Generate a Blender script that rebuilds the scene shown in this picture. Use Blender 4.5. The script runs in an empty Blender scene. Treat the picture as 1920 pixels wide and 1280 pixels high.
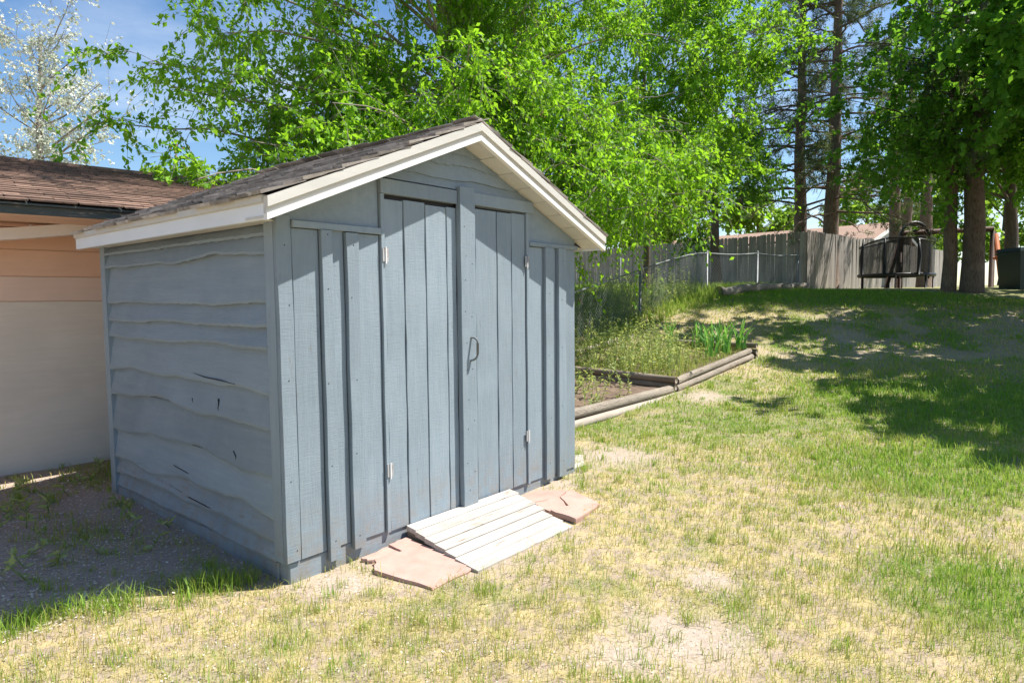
import bpy, math, random
import numpy as np
from mathutils import Vector, Matrix, Euler
rng = np.random.default_rng(7); random.seed(7)
SC = bpy.context.scene; COL = SC.collection
R = math.radians
# ------------------------------------------------------------------ camera
CAM = np.array([-1.7408, -2.9534, 1.4441]); FPX = 1212.12
FW = np.array([.76529427, .64004893, -.06827918]); RT = np.array([.64102998, -.76745948, -.00930087]); UP = np.array([.05835451, .0366511, .9976229])
cam = bpy.data.cameras.new('camera'); cam_o = bpy.data.objects.new('camera', cam); COL.objects.link(cam_o)
cam.sensor_width = 36; cam.lens = FPX / 1920 * 36; cam.clip_end = 2000; cam.clip_start = .05
m = Matrix.Identity(4)
for i in range(3):
    m[i][0], m[i][1], m[i][2], m[i][3] = RT[i], UP[i], -FW[i], CAM[i]
cam_o.matrix_world = m; SC.camera = cam_o
# ------------------------------------------------------------------ light
SUN = np.array([.20, -.17, .437]); SUN = SUN / np.linalg.norm(SUN)
el = math.asin(SUN[2]); az = math.atan2(SUN[0], SUN[1])
w = bpy.data.worlds.new('World'); SC.world = w; w.use_nodes = True
nt = w.node_tree; bg = nt.nodes['Background']
sky = nt.nodes.new('ShaderNodeTexSky'); sky.sky_type = 'NISHITA'; sky.sun_disc = False
sky.sun_elevation = el; sky.sun_rotation = az; sky.air_density = 1.0; sky.dust_density = .4; sky.ozone_density = 1.6
tc = nt.nodes.new('ShaderNodeTexCoord')
mp = nt.nodes.new('ShaderNodeMapping'); mp.inputs['Scale'].default_value = (2.2, 2.2, 7)
nz = nt.nodes.new('ShaderNodeTexNoise'); nz.inputs['Scale'].default_value = 1.3; nz.inputs['Detail'].default_value = 8; nz.inputs['Roughness'].default_value = .6
cr = nt.nodes.new('ShaderNodeValToRGB'); cr.color_ramp.elements[0].position = .46; cr.color_ramp.elements[1].position = .72
sx = nt.nodes.new('ShaderNodeSeparateXYZ')
hr = nt.nodes.new('ShaderNodeMapRange'); hr.inputs[1].default_value = .42; hr.inputs[2].default_value = .05; hr.inputs[3].default_value = 0; hr.inputs[4].default_value = 1
mu = nt.nodes.new('ShaderNodeMath'); mu.operation = 'MULTIPLY'
mx = nt.nodes.new('ShaderNodeMixRGB'); mx.inputs[2].default_value = (9.5, 9.8, 10.2, 1)
L = nt.links.new
L(tc.outputs['Generated'], mp.inputs[0]); L(mp.outputs[0], nz.inputs['Vector']); L(nz.outputs['Fac'], cr.inputs[0])
L(tc.outputs['Generated'], sx.inputs[0]); L(sx.outputs[2], hr.inputs[0]); L(cr.outputs[0], mu.inputs[0]); L(hr.outputs[0], mu.inputs[1])
hsv = nt.nodes.new('ShaderNodeHueSaturation'); hsv.inputs['Saturation'].default_value = 1.18; hsv.inputs['Value'].default_value = 1.15; L(sky.outputs[0], hsv.inputs['Color'])
L(mu.outputs[0], mx.inputs[0]); L(hsv.outputs[0], mx.inputs[1]); L(mx.outputs[0], bg.inputs[0])
bg.inputs[1].default_value = .076
sl = bpy.data.lights.new('sun', 'SUN'); sl.energy = 5.0; sl.angle = R(.5); sl.color = (1, .95, .87)
so = bpy.data.objects.new('sun', sl); COL.objects.link(so); so.rotation_euler = Vector(SUN).to_track_quat('Z', 'Y').to_euler()
SC.view_settings.view_transform = 'Standard'; SC.view_settings.look = 'None'; SC.view_settings.gamma = 1; SC.view_settings.exposure = 1.0
SC.cycles.max_bounces = 6; SC.cycles.transparent_max_bounces = 12; SC.cycles.diffuse_bounces = 4

# ------------------------------------------------------------------ helpers
def at(px, py, d): return CAM + d * (FW + RT * (px - 960) / FPX + UP * (640 - py) / FPX)
FH = np.array([.7671, .6415])
SK = [-50, 7.3, 9, 11.3, 13, 15, 17, 18.6, 22, 40, 400]; ZK = [0, 0, .10, .33, .68, 1.13, 1.49, 1.60, 1.62, 1.9, 2.2]
def gz0(x, y):
    s = (np.asarray(x) - CAM[0]) * FH[0] + (np.asarray(y) - CAM[1]) * FH[1]
    return sum(np.interp(s + o, SK, ZK) for o in (-.5, -.25, 0, .25, .5)) / 5
def hsh(i, j, k):
    a = np.sin(i * 127.1 + j * 311.7 + k * 74.7) * 43758.5453
    return a - np.floor(a)
def vnoise(x, y, sc, k=0):
    x = np.asarray(x, float) * sc; y = np.asarray(y, float) * sc
    i, j = np.floor(x), np.floor(y); fx, fy = x - i, y - j
    fx = fx * fx * (3 - 2 * fx); fy = fy * fy * (3 - 2 * fy)
    return (hsh(i, j, k) * (1 - fx) + hsh(i + 1, j, k) * fx) * (1 - fy) + (hsh(i, j + 1, k) * (1 - fx) + hsh(i + 1, j + 1, k) * fx) * fy
def gz(x, y):
    x = np.asarray(x, float); y = np.asarray(y, float)
    r = np.hypot(x - CAM[0], y - CAM[1]); near = np.clip(1.5 - r / 14, 0, 1)
    z = gz0(x, y) + near * ((vnoise(x, y, 1.1) - .5) * .05 + (vnoise(x, y, 5, 3) - .5) * .018 + (vnoise(x, y, 19, 5) - .5) * .008)
    ins = (np.clip(np.minimum(x + .35, 2.9 - x) / .3, 0, 1) * np.clip(np.minimum(y + .9, 2.8 - y) / .3, 0, 1))
    z = z * (1 - ins) + ins * (-.012 + .05 * np.clip(y / 2.3, 0, 1) + .035 * np.clip((x - 1.6) / 1., 0, 1))
    return z
def gp(px, py):
    d0 = FW + RT * (px - 960) / FPX + UP * (640 - py) / FPX
    t = .5
    while t < 80:
        q = CAM + d0 * t
        if q[2] < gz0(q[0], q[1]): return q
        t += .02
    return q
WL = {}
def new(name, data, parent=None, loc=None):
    o = bpy.data.objects.new(name, data); COL.objects.link(o)
    if parent is not None: o.parent = parent
    base = WL.get(parent.name, np.zeros(3)) if parent is not None else np.zeros(3)
    wl = np.zeros(3) if loc is None else np.asarray(loc, float)
    if loc is None: wl = base
    o.location = wl - base; WL[o.name] = wl
    return o
def tag(o, label=None, cat=None, group=None, kind=None):
    for k, v in (('label', label), ('category', cat), ('group', group), ('kind', kind)):
        if v: o[k] = v
    return o
def thing(name, loc, label, cat, group=None): return tag(new(name, None, None, loc), label, cat, group)
def raw_mesh(name, V, F, mat, attr=None, smooth=False):
    me = bpy.data.meshes.new(name); V = np.asarray(V, np.float32)
    if isinstance(F, np.ndarray) and F.ndim == 2:
        n, k = F.shape
        me.vertices.add(len(V)); me.vertices.foreach_set('co', V.ravel())
        me.loops.add(n * k); me.loops.foreach_set('vertex_index', F.astype(np.int32).ravel())
        me.polygons.add(n); me.polygons.foreach_set('loop_start', np.arange(0, n * k, k, dtype=np.int32))
        me.update(calc_edges=True)
    else:
        me.from_pydata(V.tolist(), [], [list(map(int, f)) for f in F]); me.update()
    if attr is not None:
        a = me.attributes.new('tone', 'FLOAT', 'FACE'); a.data.foreach_set('value', np.asarray(attr, np.float32))
    if smooth: me.polygons.foreach_set('use_smooth', [True] * len(me.polygons))
    if mat: me.materials.append(mat)
    return me
def mesh(name, V, F, mat, parent=None, attr=None, smooth=False):
    V = np.asarray(V, float)
    base = WL.get(parent.name, np.zeros(3)) if parent is not None else np.zeros(3)
    return new(name, raw_mesh(name, V - base, F, mat, attr, smooth), parent)
CUBE_F = [(0, 3, 2, 1), (4, 5, 6, 7), (0, 1, 5, 4), (1, 2, 6, 5), (2, 3, 7, 6), (3, 0, 4, 7)]
def cubev(a, b):
    (x0, y0, z0), (x1, y1, z1) = a, b
    return [(x0, y0, z0), (x1, y0, z0), (x1, y1, z0), (x0, y1, z0), (x0, y0, z1), (x1, y0, z1), (x1, y1, z1), (x0, y1, z1)]
def bevel_box(name, a, b, mat, parent, bv=.003):
    import bmesh
    bm = bmesh.new(); vs = [bm.verts.new(v) for v in cubev(a, b)]
    for f in CUBE_F: bm.faces.new([vs[i] for i in f])
    bmesh.ops.bevel(bm, geom=bm.edges[:], offset=bv, segments=1, affect='EDGES')
    V = [v.co[:] for v in bm.verts]; F = [[v.index for v in f.verts] for f in bm.faces]
    bm.verts.index_update(); F = [[v.index for v in f.verts] for f in bm.faces]; bm.free()
    return mesh(name, V, F, mat, parent)
def prism(poly, axis, a, b):
    """poly: list of 2D points; extruded along axis from a to b"""
    n = len(poly); V = []
    for c in (a, b):
        for (u, v) in poly:
            V.append({0: (c, u, v), 1: (u, c, v), 2: (u, v, c)}[axis])
    F = [tuple(range(n))[::-1], tuple(range(n, 2 * n))] + [(i, (i + 1) % n, n + (i + 1) % n, n + i) for i in range(n)]
    return V, F
def frame_of(d):
    d = d / (np.linalg.norm(d) + 1e-9); a = np.array([0, 0, 1.]) if abs(d[2]) < .9 else np.array([1., 0, 0])
    u = np.cross(d, a); u /= np.linalg.norm(u); return u, np.cross(d, u)
class Tubes:
    def __init__(s): s.V = []; s.F = []; s.n = 0
    def add(s, P, rad, k=5, cap=True):
        P = np.asarray(P, float); n = len(P); rad = np.broadcast_to(rad, (n,))
        T = np.gradient(P, axis=0); u, v = frame_of(T.mean(0))
        a = np.arange(k) * 2 * math.pi / k
        ring = np.cos(a)[:, None] * u + np.sin(a)[:, None] * v
        V = P[:, None, :] + ring[None] * rad[:, None, None]
        i = np.arange(n - 1)[:, None] * k; j = np.arange(k)[None]; j2 = (j + 1) % k
        F = np.stack([i + j, i + j2, i + k + j2, i + k + j], -1).reshape(-1, 4) + s.n
        s.V.append(V.reshape(-1, 3)); s.F.append(F); s.n += n * k
        if cap and k >= 4:
            for e, b in ((0, 0), (n - 1, (n - 1) * k)):
                s.V.append(P[e][None]); c = s.n; s.n += 1
                for q in range(0, k): s.F.append(np.array([[c, c - 0 - (n * k) - (0 if e == 0 else 1) + b + q, c - (n * k) - (0 if e == 0 else 1) + b + (q + 1) % k, c]]))
    def arr(s): return np.concatenate(s.V), np.concatenate(s.F)
    def build(s, name, mat, parent, smooth=True):
        V, F = s.arr()
        return mesh(name, V, F, mat, parent, smooth=smooth)
def bez(a, b, c, n):
    t = np.linspace(0, 1, n)[:, None]
    return (1 - t) ** 2 * a + 2 * t * (1 - t) * b + t * t * c

# ------------------------------------------------------------------ materials
def N(nt, t, **kw):
    n = nt.nodes.new('ShaderNode' + t)
    for k, v in kw.items(): setattr(n, k, v)
    return n
def base_mat(name):
    m = bpy.data.materials.new(name); m.use_nodes = True
    return m, m.node_tree, m.node_tree.nodes['Principled BSDF']
def rgb(c): return (c[0], c[1], c[2], 1)
def mix(nt, fac, a, b, mode='MIX'):
    n = N(nt, 'MixRGB', blend_type=mode)
    for i, v in ((0, fac), (1, a), (2, b)):
        if hasattr(v, 'is_output'): nt.links.new(v, n.inputs[i])
        elif isinstance(v, (int, float)): n.inputs[i].default_value = v
        else: n.inputs[i].default_value = rgb(v)
    return n.outputs[0]
def noise(nt, vec, scale, detail=4, rough=.55, dist=0):
    n = N(nt, 'TexNoise'); n.inputs['Scale'].default_value = scale; n.inputs['Detail'].default_value = detail
    n.inputs['Roughness'].default_value = rough; n.inputs['Distortion'].default_value = dist
    if vec is not None: nt.links.new(vec, n.inputs['Vector'])
    return n.outputs['Fac']
def ramp(nt, v, p0, p1, a=0, b=1):
    n = N(nt, 'MapRange'); n.inputs[1].default_value = p0; n.inputs[2].default_value = p1; n.inputs[3].default_value = a; n.inputs[4].default_value = b
    nt.links.new(v, n.inputs[0]); return n.outputs[0]
def coords(nt, scale=(1, 1, 1), rnd=True):
    tc = N(nt, 'TexCoord'); mp = N(nt, 'Mapping'); mp.inputs['Scale'].default_value = scale
    src = tc.outputs['Object']
    if rnd:
        oi = N(nt, 'ObjectInfo'); ad = N(nt, 'VectorMath', operation='MULTIPLY_ADD')
        nt.links.new(oi.outputs['Random'], ad.inputs[0]); ad.inputs[1].default_value = (37, 53, 71); nt.links.new(src, ad.inputs[2]); src = ad.outputs[0]
    nt.links.new(src, mp.inputs[0]); return mp.outputs[0]
def mul(nt, a, b):
    n = N(nt, 'Math', operation='MULTIPLY')
    for i, v in ((0, a), (1, b)):
        if hasattr(v, 'is_output'): nt.links.new(v, n.inputs[i])
        else: n.inputs[i].default_value = v
    return n.outputs[0]
def bump(nt, bsdf, h, strength=.4, dist=.004):
    b = N(nt, 'Bump'); b.inputs['Strength'].default_value = strength; b.inputs['Distance'].default_value = dist
    nt.links.new(h, b.inputs['Height']); nt.links.new(b.outputs[0], bsdf.inputs['Normal'])
def wood(name, c1, c2, grain=(1, 1, 1), rough=.75, worn=None, wamt=.62, rv=.12, saw=None, bs=.5, big=1.5, splash=None):
    """grained wood / paint: c1-c2 along stretched grain, optional worn patches and cross saw marks"""
    m, nt, b = base_mat(name); v = coords(nt, grain); vo = coords(nt, (1, 1, 1))
    g = noise(nt, v, 9, 6, .62, .3); col = mix(nt, ramp(nt, g, .3, .7), c1, c2)
    bigv = noise(nt, vo, big, 3); col = mix(nt, ramp(nt, bigv, .35, .7, 0, .35), col, [x * .72 for x in c1])
    oi = N(nt, 'ObjectInfo'); hs = N(nt, 'HueSaturation'); nt.links.new(col, hs.inputs['Color'])
    nt.links.new(ramp(nt, oi.outputs['Random'], 0, 1, 1 - rv, 1 + rv), hs.inputs['Value']); col = hs.outputs[0]
    if worn:
        wn = noise(nt, v, 14, 8, .7); wn2 = noise(nt, vo, 4, 4)
        f = mul(nt, ramp(nt, wn, wamt, wamt + .08), ramp(nt, wn2, .45, .62)); col = mix(nt, f, col, worn)
    if splash:   # faded patches and soil splashed up from the ground
        fp = noise(nt, vo, 3.2, 6, .65); col = mix(nt, ramp(nt, fp, .5, .72, 0, .45), col, [min(1, x * 1.2 + .01) for x in c1])
        tz = N(nt, 'TexCoord'); sz = N(nt, 'SeparateXYZ'); nt.links.new(tz.outputs['Object'], sz.inputs[0])
        ds = noise(nt, vo, 11, 6, .7); f2 = mul(nt, ramp(nt, sz.outputs[2], .42, .06, 0, 1), ramp(nt, ds, .42, .66, 0, .75)); col = mix(nt, f2, col, splash)
    nt.links.new(col, b.inputs['Base Color']); b.inputs['Roughness'].default_value = rough
    b.inputs['Specular IOR Level'].default_value = .25
    h = noise(nt, v, 22, 6, .65)
    if saw:
        vs = coords(nt, saw); s = noise(nt, vs, 10, 3, .6); h = mix(nt, .42, h, s)
    bump(nt, b, h, bs, .025 if bs >= 1 else .004)
    return m
def plain(name, c, rough=.6, metal=0, var=.15, sc=6):
    m, nt, b = base_mat(name); v = coords(nt)
    n = noise(nt, v, sc, 5); col = mix(nt, ramp(nt, n, .3, .7), [x * (1 - var) for x in c], [min(1, x * (1 + var)) for x in c])
    nt.links.new(col, b.inputs['Base Color']); b.inputs['Roughness'].default_value = rough; b.inputs['Metallic'].default_value = metal
    bump(nt, b, noise(nt, v, 60, 3), .15, .002)
    return m
def leafmat(name, c1, c2, trans=.5, tcol=None, gloss=.5):
    m, nt, b = base_mat(name)
    a = N(nt, 'Attribute'); a.attribute_name = 'tone'; tn = a.outputs['Fac']
    col = mix(nt, tn, c1, c2); b.inputs['Roughness'].default_value = gloss; nt.links.new(col, b.inputs['Base Color'])
    b.inputs['Specular IOR Level'].default_value = .22
    tr = N(nt, 'BsdfTranslucent'); tcc = mix(nt, .6, col, tcol or [c2[0] * 1.9, c2[1] * 1.7, c2[2] * .9]); nt.links.new(tcc, tr.inputs[0])
    ms = N(nt, 'MixShader'); ms.inputs[0].default_value = trans
    nt.links.new(b.outputs[0], ms.inputs[1]); nt.links.new(tr.outputs[0], ms.inputs[2])
    nt.links.new(ms.outputs[0], nt.nodes['Material Output'].inputs[0])
    return m
PB, PB2 = (.218, .272, .316), (.262, .316, .36); BRN = (.16, .12, .09)
M_front = wood('blue_grey_paint_sawn', PB, PB2, (3, 3, .35), .7, BRN, .63, .09, (1.5, 1, 22), .85, splash=(.27, .23, .19))
M_side = wood('blue_grey_paint_lap', PB, PB2, (3, .3, 3), .7, (.15, .14, .13), .64, .10, (4, 1, 26), .95, splash=(.25, .22, .185))
M_base = wood('weathered_blue_sill', PB, (.28, .31, .33), (.4, .4, 4), .8, (.21, .18, .15), .545, .06, splash=(.25, .21, .175))
M_cream = wood('cream_trim_paint', (.54, .53, .49), (.60, .585, .54), (.5, 3, 3), .6, (.4, .36, .3), .66, .04, None, .15)
M_white = wood('white_trim_paint', (.74, .73, .70), (.80, .79, .76), (.5, 3, 3), .6, (.5, .46, .4), .67, .04, None, .15)
M_fasc = wood('white_fascia_paint', (.72, .76, .79), (.76, .79, .82), (3, .4, 3), .6, (.5, .48, .42), .67, .03, None, .15)
M_dark = plain('dark_gap', (.03, .03, .035), .9)
M_crack = plain('dark_wood_crack', (.025, .03, .04), .95)
M_shing = wood('grey_shingle', (.21, .185, .165), (.42, .385, .355), (1, 1, 1), .95, (.52, .50, .47), .56, .45, None, .6, 6)
M_hshing = wood('brown_shingle', (.15, .098, .075), (.26, .17, .125), (1, 1, 1), .95, (.085, .06, .05), .52, .4, None, .6, 3)
M_peach = wood('peach_siding_paint', (.74, .47, .34), (.78, .51, .38), (.3, 1, 3), .65, None, .7, .02, None, .1)
M_peach2 = wood('pink_siding', (.74, .55, .46), (.78, .59, .50), (.3, 1, 3), .7, None, .7, .02, None, .1)
M_peach3 = wood('grey_beige_panel', (.66, .59, .52), (.72, .65, .575), (.3, 1, 3), .8, None, .7, .02, None, .1)
M_hdark = wood('peeling_dark_fascia', (.06, .075, .075), (.10, .11, .10), (.4, 1, 3), .8, (.45, .36, .28), .56, .05)
M_gut = wood('white_gutter_paint', (.78, .70, .68), (.82, .76, .74), (.6, 1, 1), .45, (.55, .3, .24), .62, .03, None, .1)
M_ramp = wood('bleached_plank', (.40, .36, .315), (.56, .52, .47), (.4, 4, 4), .85, (.22, .17, .13), .54, .1)
M_rside = wood('weathered_brown_wood', (.20, .14, .10), (.34, .25, .18), (1, .5, 5), .9)
M_stone = wood('pink_sandstone', (.40, .25, .205), (.49, .325, .275), (1, 1, 1), .85, (.47, .36, .27), .6, .06, None, .35, 3)
M_timber = wood('weathered_timber', (.27, .23, .185), (.42, .365, .30), (.35, 5, 5), .9, (.10, .075, .06), .54, .2, None, 1.0)
M_pale = wood('pale_timber', (.33, .285, .235), (.45, .40, .345), (.35, 5, 5), .9, (.24, .19, .15), .6, .1)
M_timber_y = wood('weathered_timber_cross', (.20, .16, .125), (.31, .26, .21), (5, .35, 5), .9, (.10, .08, .06), .6, .15)
M_soil = wood('bed_soil', (.10, .07, .05), (.22, .16, .12), (1, 1, 1), .95, None, .6, .05, None, .9, 4)
M_fence = wood('grey_fence_wood', (.25, .225, .20), (.40, .365, .33), (5, 5, .4), .9, (.14, .12, .11), .62, .2, None, .5)
M_bark = wood('grey_bark', (.10, .08, .065), (.23, .19, .16), (5, 5, .8), .95, (.05, .04, .035), .55, .1, None, 1, 2)
M_pbark = wood('pine_bark', (.13, .095, .075), (.29, .22, .175), (4, 4, .7), .95, (.06, .045, .04), .52, .1, None, 1, 2)
M_lbark = wood('pale_bark', (.22, .19, .16), (.35, .31, .265), (3, 3, 1), .9, (.12, .10, .08), .6, .1)
M_steel = plain('galvanised_steel', (.19, .205, .215), .55, .3, .2, 20)
M_black = plain('black_steel', (.012, .012, .015), .45)
M_handle = plain('grey_painted_iron', (.13, .15, .16), .55)
M_hinge = wood('rusty_painted_hinge', (.33, .34, .35), (.42, .42, .42), (1, 1, 1), .6, (.25, .12, .06), .55, .05)
M_swing = wood('dark_stained_beam', (.045, .025, .018), (.08, .045, .03), (1, 1, 1), .7)
M_orange = wood('orange_stained_post', (.42, .12, .045), (.52, .17, .07), (3, 3, .5), .7)
M_green = plain('dark_green_plastic', (.006, .028, .02), .5)
M_log = wood('grey_log_bark', (.22, .19, .16), (.42, .38, .33), (.8, 4, 4), .95, (.09, .07, .05), .55, .1, None, 1)
M_nroof = wood('tan_roof', (.27, .18, .135), (.36, .25, .19), (1, 1, 1), .9, None, .6, .02)
M_nwall = plain('cream_siding', (.70, .68, .60), .7)
M_net = None
def netmat():
    m, nt, b = base_mat('black_net'); b.inputs['Base Color'].default_value = (.01, .01, .012, 1)
    t = N(nt, 'BsdfTransparent'); ms = N(nt, 'MixShader'); ms.inputs[0].default_value = .5
    nt.links.new(t.outputs[0], ms.inputs[1]); nt.links.new(b.outputs[0], ms.inputs[2]); nt.links.new(ms.outputs[0], nt.nodes['Material Output'].inputs[0]); return m
M_net = netmat()
L_elm = leafmat('elm_leaf', (.08, .22, .013), (.215, .45, .03), .52, (.44, .76, .03))
L_maple = leafmat('maple_leaf', (.055, .175, .02), (.15, .34, .035), .48)
L_far = leafmat('far_leaf', (.09, .19, .025), (.22, .38, .05), .5)
L_silver = leafmat('silver_leaf', (.30, .36, .22), (.82, .83, .76), .35, (.7, .75, .6))
L_needle = leafmat('pine_needle', (.045, .08, .035), (.14, .19, .09), .3)
L_seed = leafmat('brown_seed_cluster', (.36, .17, .08), (.50, .28, .14), .4, (.6, .35, .2))
L_grass = leafmat('grass_blade', (.54, .43, .165), (.16, .34, .03), .4, (.48, .58, .10), .5)
L_weed = leafmat('weed_leaf', (.17, .27, .07), (.42, .50, .22), .4)
L_iris = leafmat('iris_leaf', (.09, .25, .05), (.19, .42, .10), .4)
L_litter = leafmat('pale_litter', (.38, .31, .23), (.74, .70, .63), .2, (.7, .65, .55), .7)
def groundmat():
    m, nt, b = base_mat('ground_soil_thatch'); v = coords(nt, (1, 1, 1), False)
    n1 = noise(nt, v, 1.1, 4); n2 = noise(nt, v, 9, 6, .65); n3 = noise(nt, v, 70, 4, .7); n4 = noise(nt, v, 240, 2, .6)
    dirt = mix(nt, ramp(nt, n3, .3, .7), (.25, .19, .145), (.42, .34, .27))
    th = mix(nt, ramp(nt, n4, .35, .65), (.30, .235, .115), (.58, .47, .27))
    col = mix(nt, ramp(nt, n2, .42, .58), dirt, th)
    a = N(nt, 'Attribute'); a.attribute_name = 'tone'
    grn = mix(nt, ramp(nt, n3, .3, .7), (.07, .12, .025), (.17, .22, .06))
    gg = mul(nt, a.outputs['Fac'], ramp(nt, n2, .3, .6))
    col = mix(nt, gg, col, grn)
    a2 = N(nt, 'Attribute'); a2.attribute_name = 'bare'; dirt2 = mix(nt, ramp(nt, n3, .3, .7), (.31, .245, .195), (.50, .415, .345))
    col = mix(nt, a2.outputs['Fac'], col, dirt2)
    nt.links.new(col, b.inputs['Base Color']); b.inputs['Roughness'].default_value = .95; b.inputs['Specular IOR Level'].default_value = .1
    h = mix(nt, .5, n3, n4); bump(nt, b, h, .8, .012)
    return m
M_ground = groundmat()

# ------------------------------------------------------------------ ground
def G(px, py): q = gp(px, py); return q[0], q[1]
BARE = [(*G(1290, 1190), .27), (*G(1330, 1085), .14), (*G(1150, 858), .36), (*G(1010, 905), .28), (*G(640, 1090), .16), (*G(1320, 745), .32), (*G(850, 1010), .5), (*G(1180, 1230), .14)]
LUSH = [(*G(1880, 1120), .55), (*G(1760, 880), 1.1), (*G(1850, 760), 2.2), (*G(1640, 740), 1.2)]
def fields(x, y):
    x = np.asarray(x, float); y = np.asarray(y, float)
    s = (x - CAM[0]) * FH[0] + (y - CAM[1]) * FH[1]
    nz = vnoise(x, y, 2.3, 11) * .6 + vnoise(x, y, 7, 12) * .4
    bare = np.zeros_like(x); lush = np.zeros_like(x)
    for (a, b, r) in BARE: bare = np.maximum(bare, np.clip(1.5 - np.hypot(x - a, y - b) / r * (.75 + .5 * nz), 0, 1))
    for (a, b, r) in LUSH: lush = np.maximum(lush, np.clip(1.35 - np.hypot(x - a, y - b) / r * (.6 + .7 * nz), 0, 1))
    left = np.clip((.45 - x) / .5, 0, 1) * np.clip((y - .28 - .12 * np.maximum(-x, 0)) / .15, 0, 1)   # bare yard beside and behind the shed
    edge = np.exp(-((y - (.36 - .33 * (x + .45))) / .14) ** 2) * np.clip((.03 - x) / .2, 0, 1) * np.clip(3 * vnoise(x, y, 5, 77) - 1, 0, 1) * .7
    bare = np.maximum(bare, left * np.clip(1.4 - 1.2 * nz, 0, 1))
    bare = np.maximum(bare, .85 * np.clip(1 - np.abs(y + .03) / .13, 0, 1) * ((x > -.05) & (x < 2.9)))
    slope = np.clip((s - 10.2) / 1.0, 0, 1) * np.clip((15.4 - s) / 1.2, 0, 1) * (y < 1.2 + .2 * nz)
    bare = np.maximum(bare, slope * np.clip(1.55 - 2.1 * nz, 0, 1) * .7); lush = np.maximum(lush, slope * np.clip(2 * nz - .7, 0, .8))
    crest = np.clip((s - 14.3) / 1.5, 0, 1)
    lush = np.maximum(lush, crest); bare = np.where(edge > .4, bare * .3, bare)
    mid = np.clip((s - 5) / 2, 0, 1) * np.clip((10.5 - s) / 2, 0, 1) * .75
    green = np.clip(np.maximum(np.maximum(lush, edge), mid) + (nz - .5) * 1.1 + (vnoise(x, y, 9, 61) - .5) * .7, 0, 1)
    dens = np.clip(.62 + .5 * (nz - .5) + .6 * lush, .1, 1) * (1 - .93 * bare) * np.clip(.35 + 1.3 * vnoise(x, y, 14, 51), .2, 1)
    return dens, green, bare, lush, edge
th = np.linspace(-math.pi, math.pi, 201)[:-1]
rr = np.concatenate([np.linspace(.3, 12, 190), np.geomspace(12.3, 600, 70)])
tt, r2 = np.meshgrid(th, rr); X = CAM[0] + r2 * np.cos(tt); Y = CAM[1] + r2 * np.sin(tt)
Z = gz(X, Y); nR, nT = X.shape
V = np.stack([X, Y, Z], -1).reshape(-1, 3)
i = np.arange(nR - 1)[:, None] * nT; j = np.arange(nT)[None]; j2 = (j + 1) % nT
F = np.stack([i + j, i + j2, i + nT + j2, i + nT + j], -1).reshape(-1, 4)
V = np.vstack([V, [[CAM[0], CAM[1], 0]]])
me = raw_mesh('ground', V, F, M_ground, None, True)
dn, gr, ba, lu, ed = fields(V[:, 0], V[:, 1])
for nm, val in (('tone', gr), ('bare', ba)):
    a = me.attributes.new(nm, 'FLOAT', 'POINT'); a.data.foreach_set('value', val.astype(np.float32))
tag(new('ground', me), 'dry sandy yard ground rising to a grassy bank', None, None, 'structure')

# ------------------------------------------------------------------ shed
W, D, XR, SL, ZP = 2.56, 2.34, 1.278, .42, 2.525
def zt(x): return ZP - SL * abs(x - XR)
shed = thing('garden_shed', (0, 0, 0), 'small blue grey wooden shed with double plank doors and white gable trim', 'shed')
def board_z(name, x0, x1, z0, z1, yf, yb, mat, parent, jit=.002, nseg=10, zj=0):
    """vertical board with slightly wandering edges, front face at yf"""
    zs = np.linspace(z0, z1, nseg + 1); V = []
    ph = random.random() * 9
    for k, z in enumerate(zs):
        a = x0 + jit * math.sin(ph + k * 1.7) * random.random(); b = x1 + jit * math.sin(ph * 2 + k * 1.3) * random.random()
        zz0 = z + (zj * random.uniform(-1, 1) if k in (0, nseg) else 0); c = .0025
        V += [(a, yb, zz0), (a, yf + c, zz0), (a + c, yf, zz0), (b - c, yf, zz0), (b, yf + c, zz0), (b, yb, zz0)]
    F = []
    for k in range(nseg):
        o = k * 6
        for q in range(6): F.append((o + q, o + (q + 1) % 6, o + 6 + (q + 1) % 6, o + 6 + q))
    F += [(5, 4, 3, 2, 1, 0), tuple(nseg * 6 + q for q in range(6))]
    return mesh(name, V, F, mat, parent)
# carcass
zc = .115
pent = [(0.012, .06), (W - .012, .06), (W - .012, zt(W) - zc), (XR, ZP - zc), (.012, zt(0) - zc)]
V, F = prism(pent, 1, .004, D - .004); mesh('wall_frame', V, F, M_side, shed)
bevel_box('sill_beam', (-.012, -.012, -.06), (W + .004, .08, .098), M_base, shed, .006)
bevel_box('sill_beam', (-.02, .081, -.06), (.07, D, .085), M_base, shed, .006)
bevel_box('sill_beam', (W - .07, .081, -.06), (W + .004, D, .085), M_base, shed, .006)
# corner boards
board_z('corner_board', -.030, .05, .105, 1.86, -.026, .002, M_front, shed, .003)
def side_board_y(name, y0, y1, z0, z1, xo, xi, mat): 
    V, F = prism([(y0, z0), (y1, z0), (y1, z1), (y0, z1)], 0, xo, xi); return mesh(name, V, F, mat, shed)
side_board_y('corner_board', .0025, .085, .10, 1.83, -.034, .011, M_front)
side_board_y('corner_board', D - .065, D + .02, .02, 1.83, -.034, .011, M_front)
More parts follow.
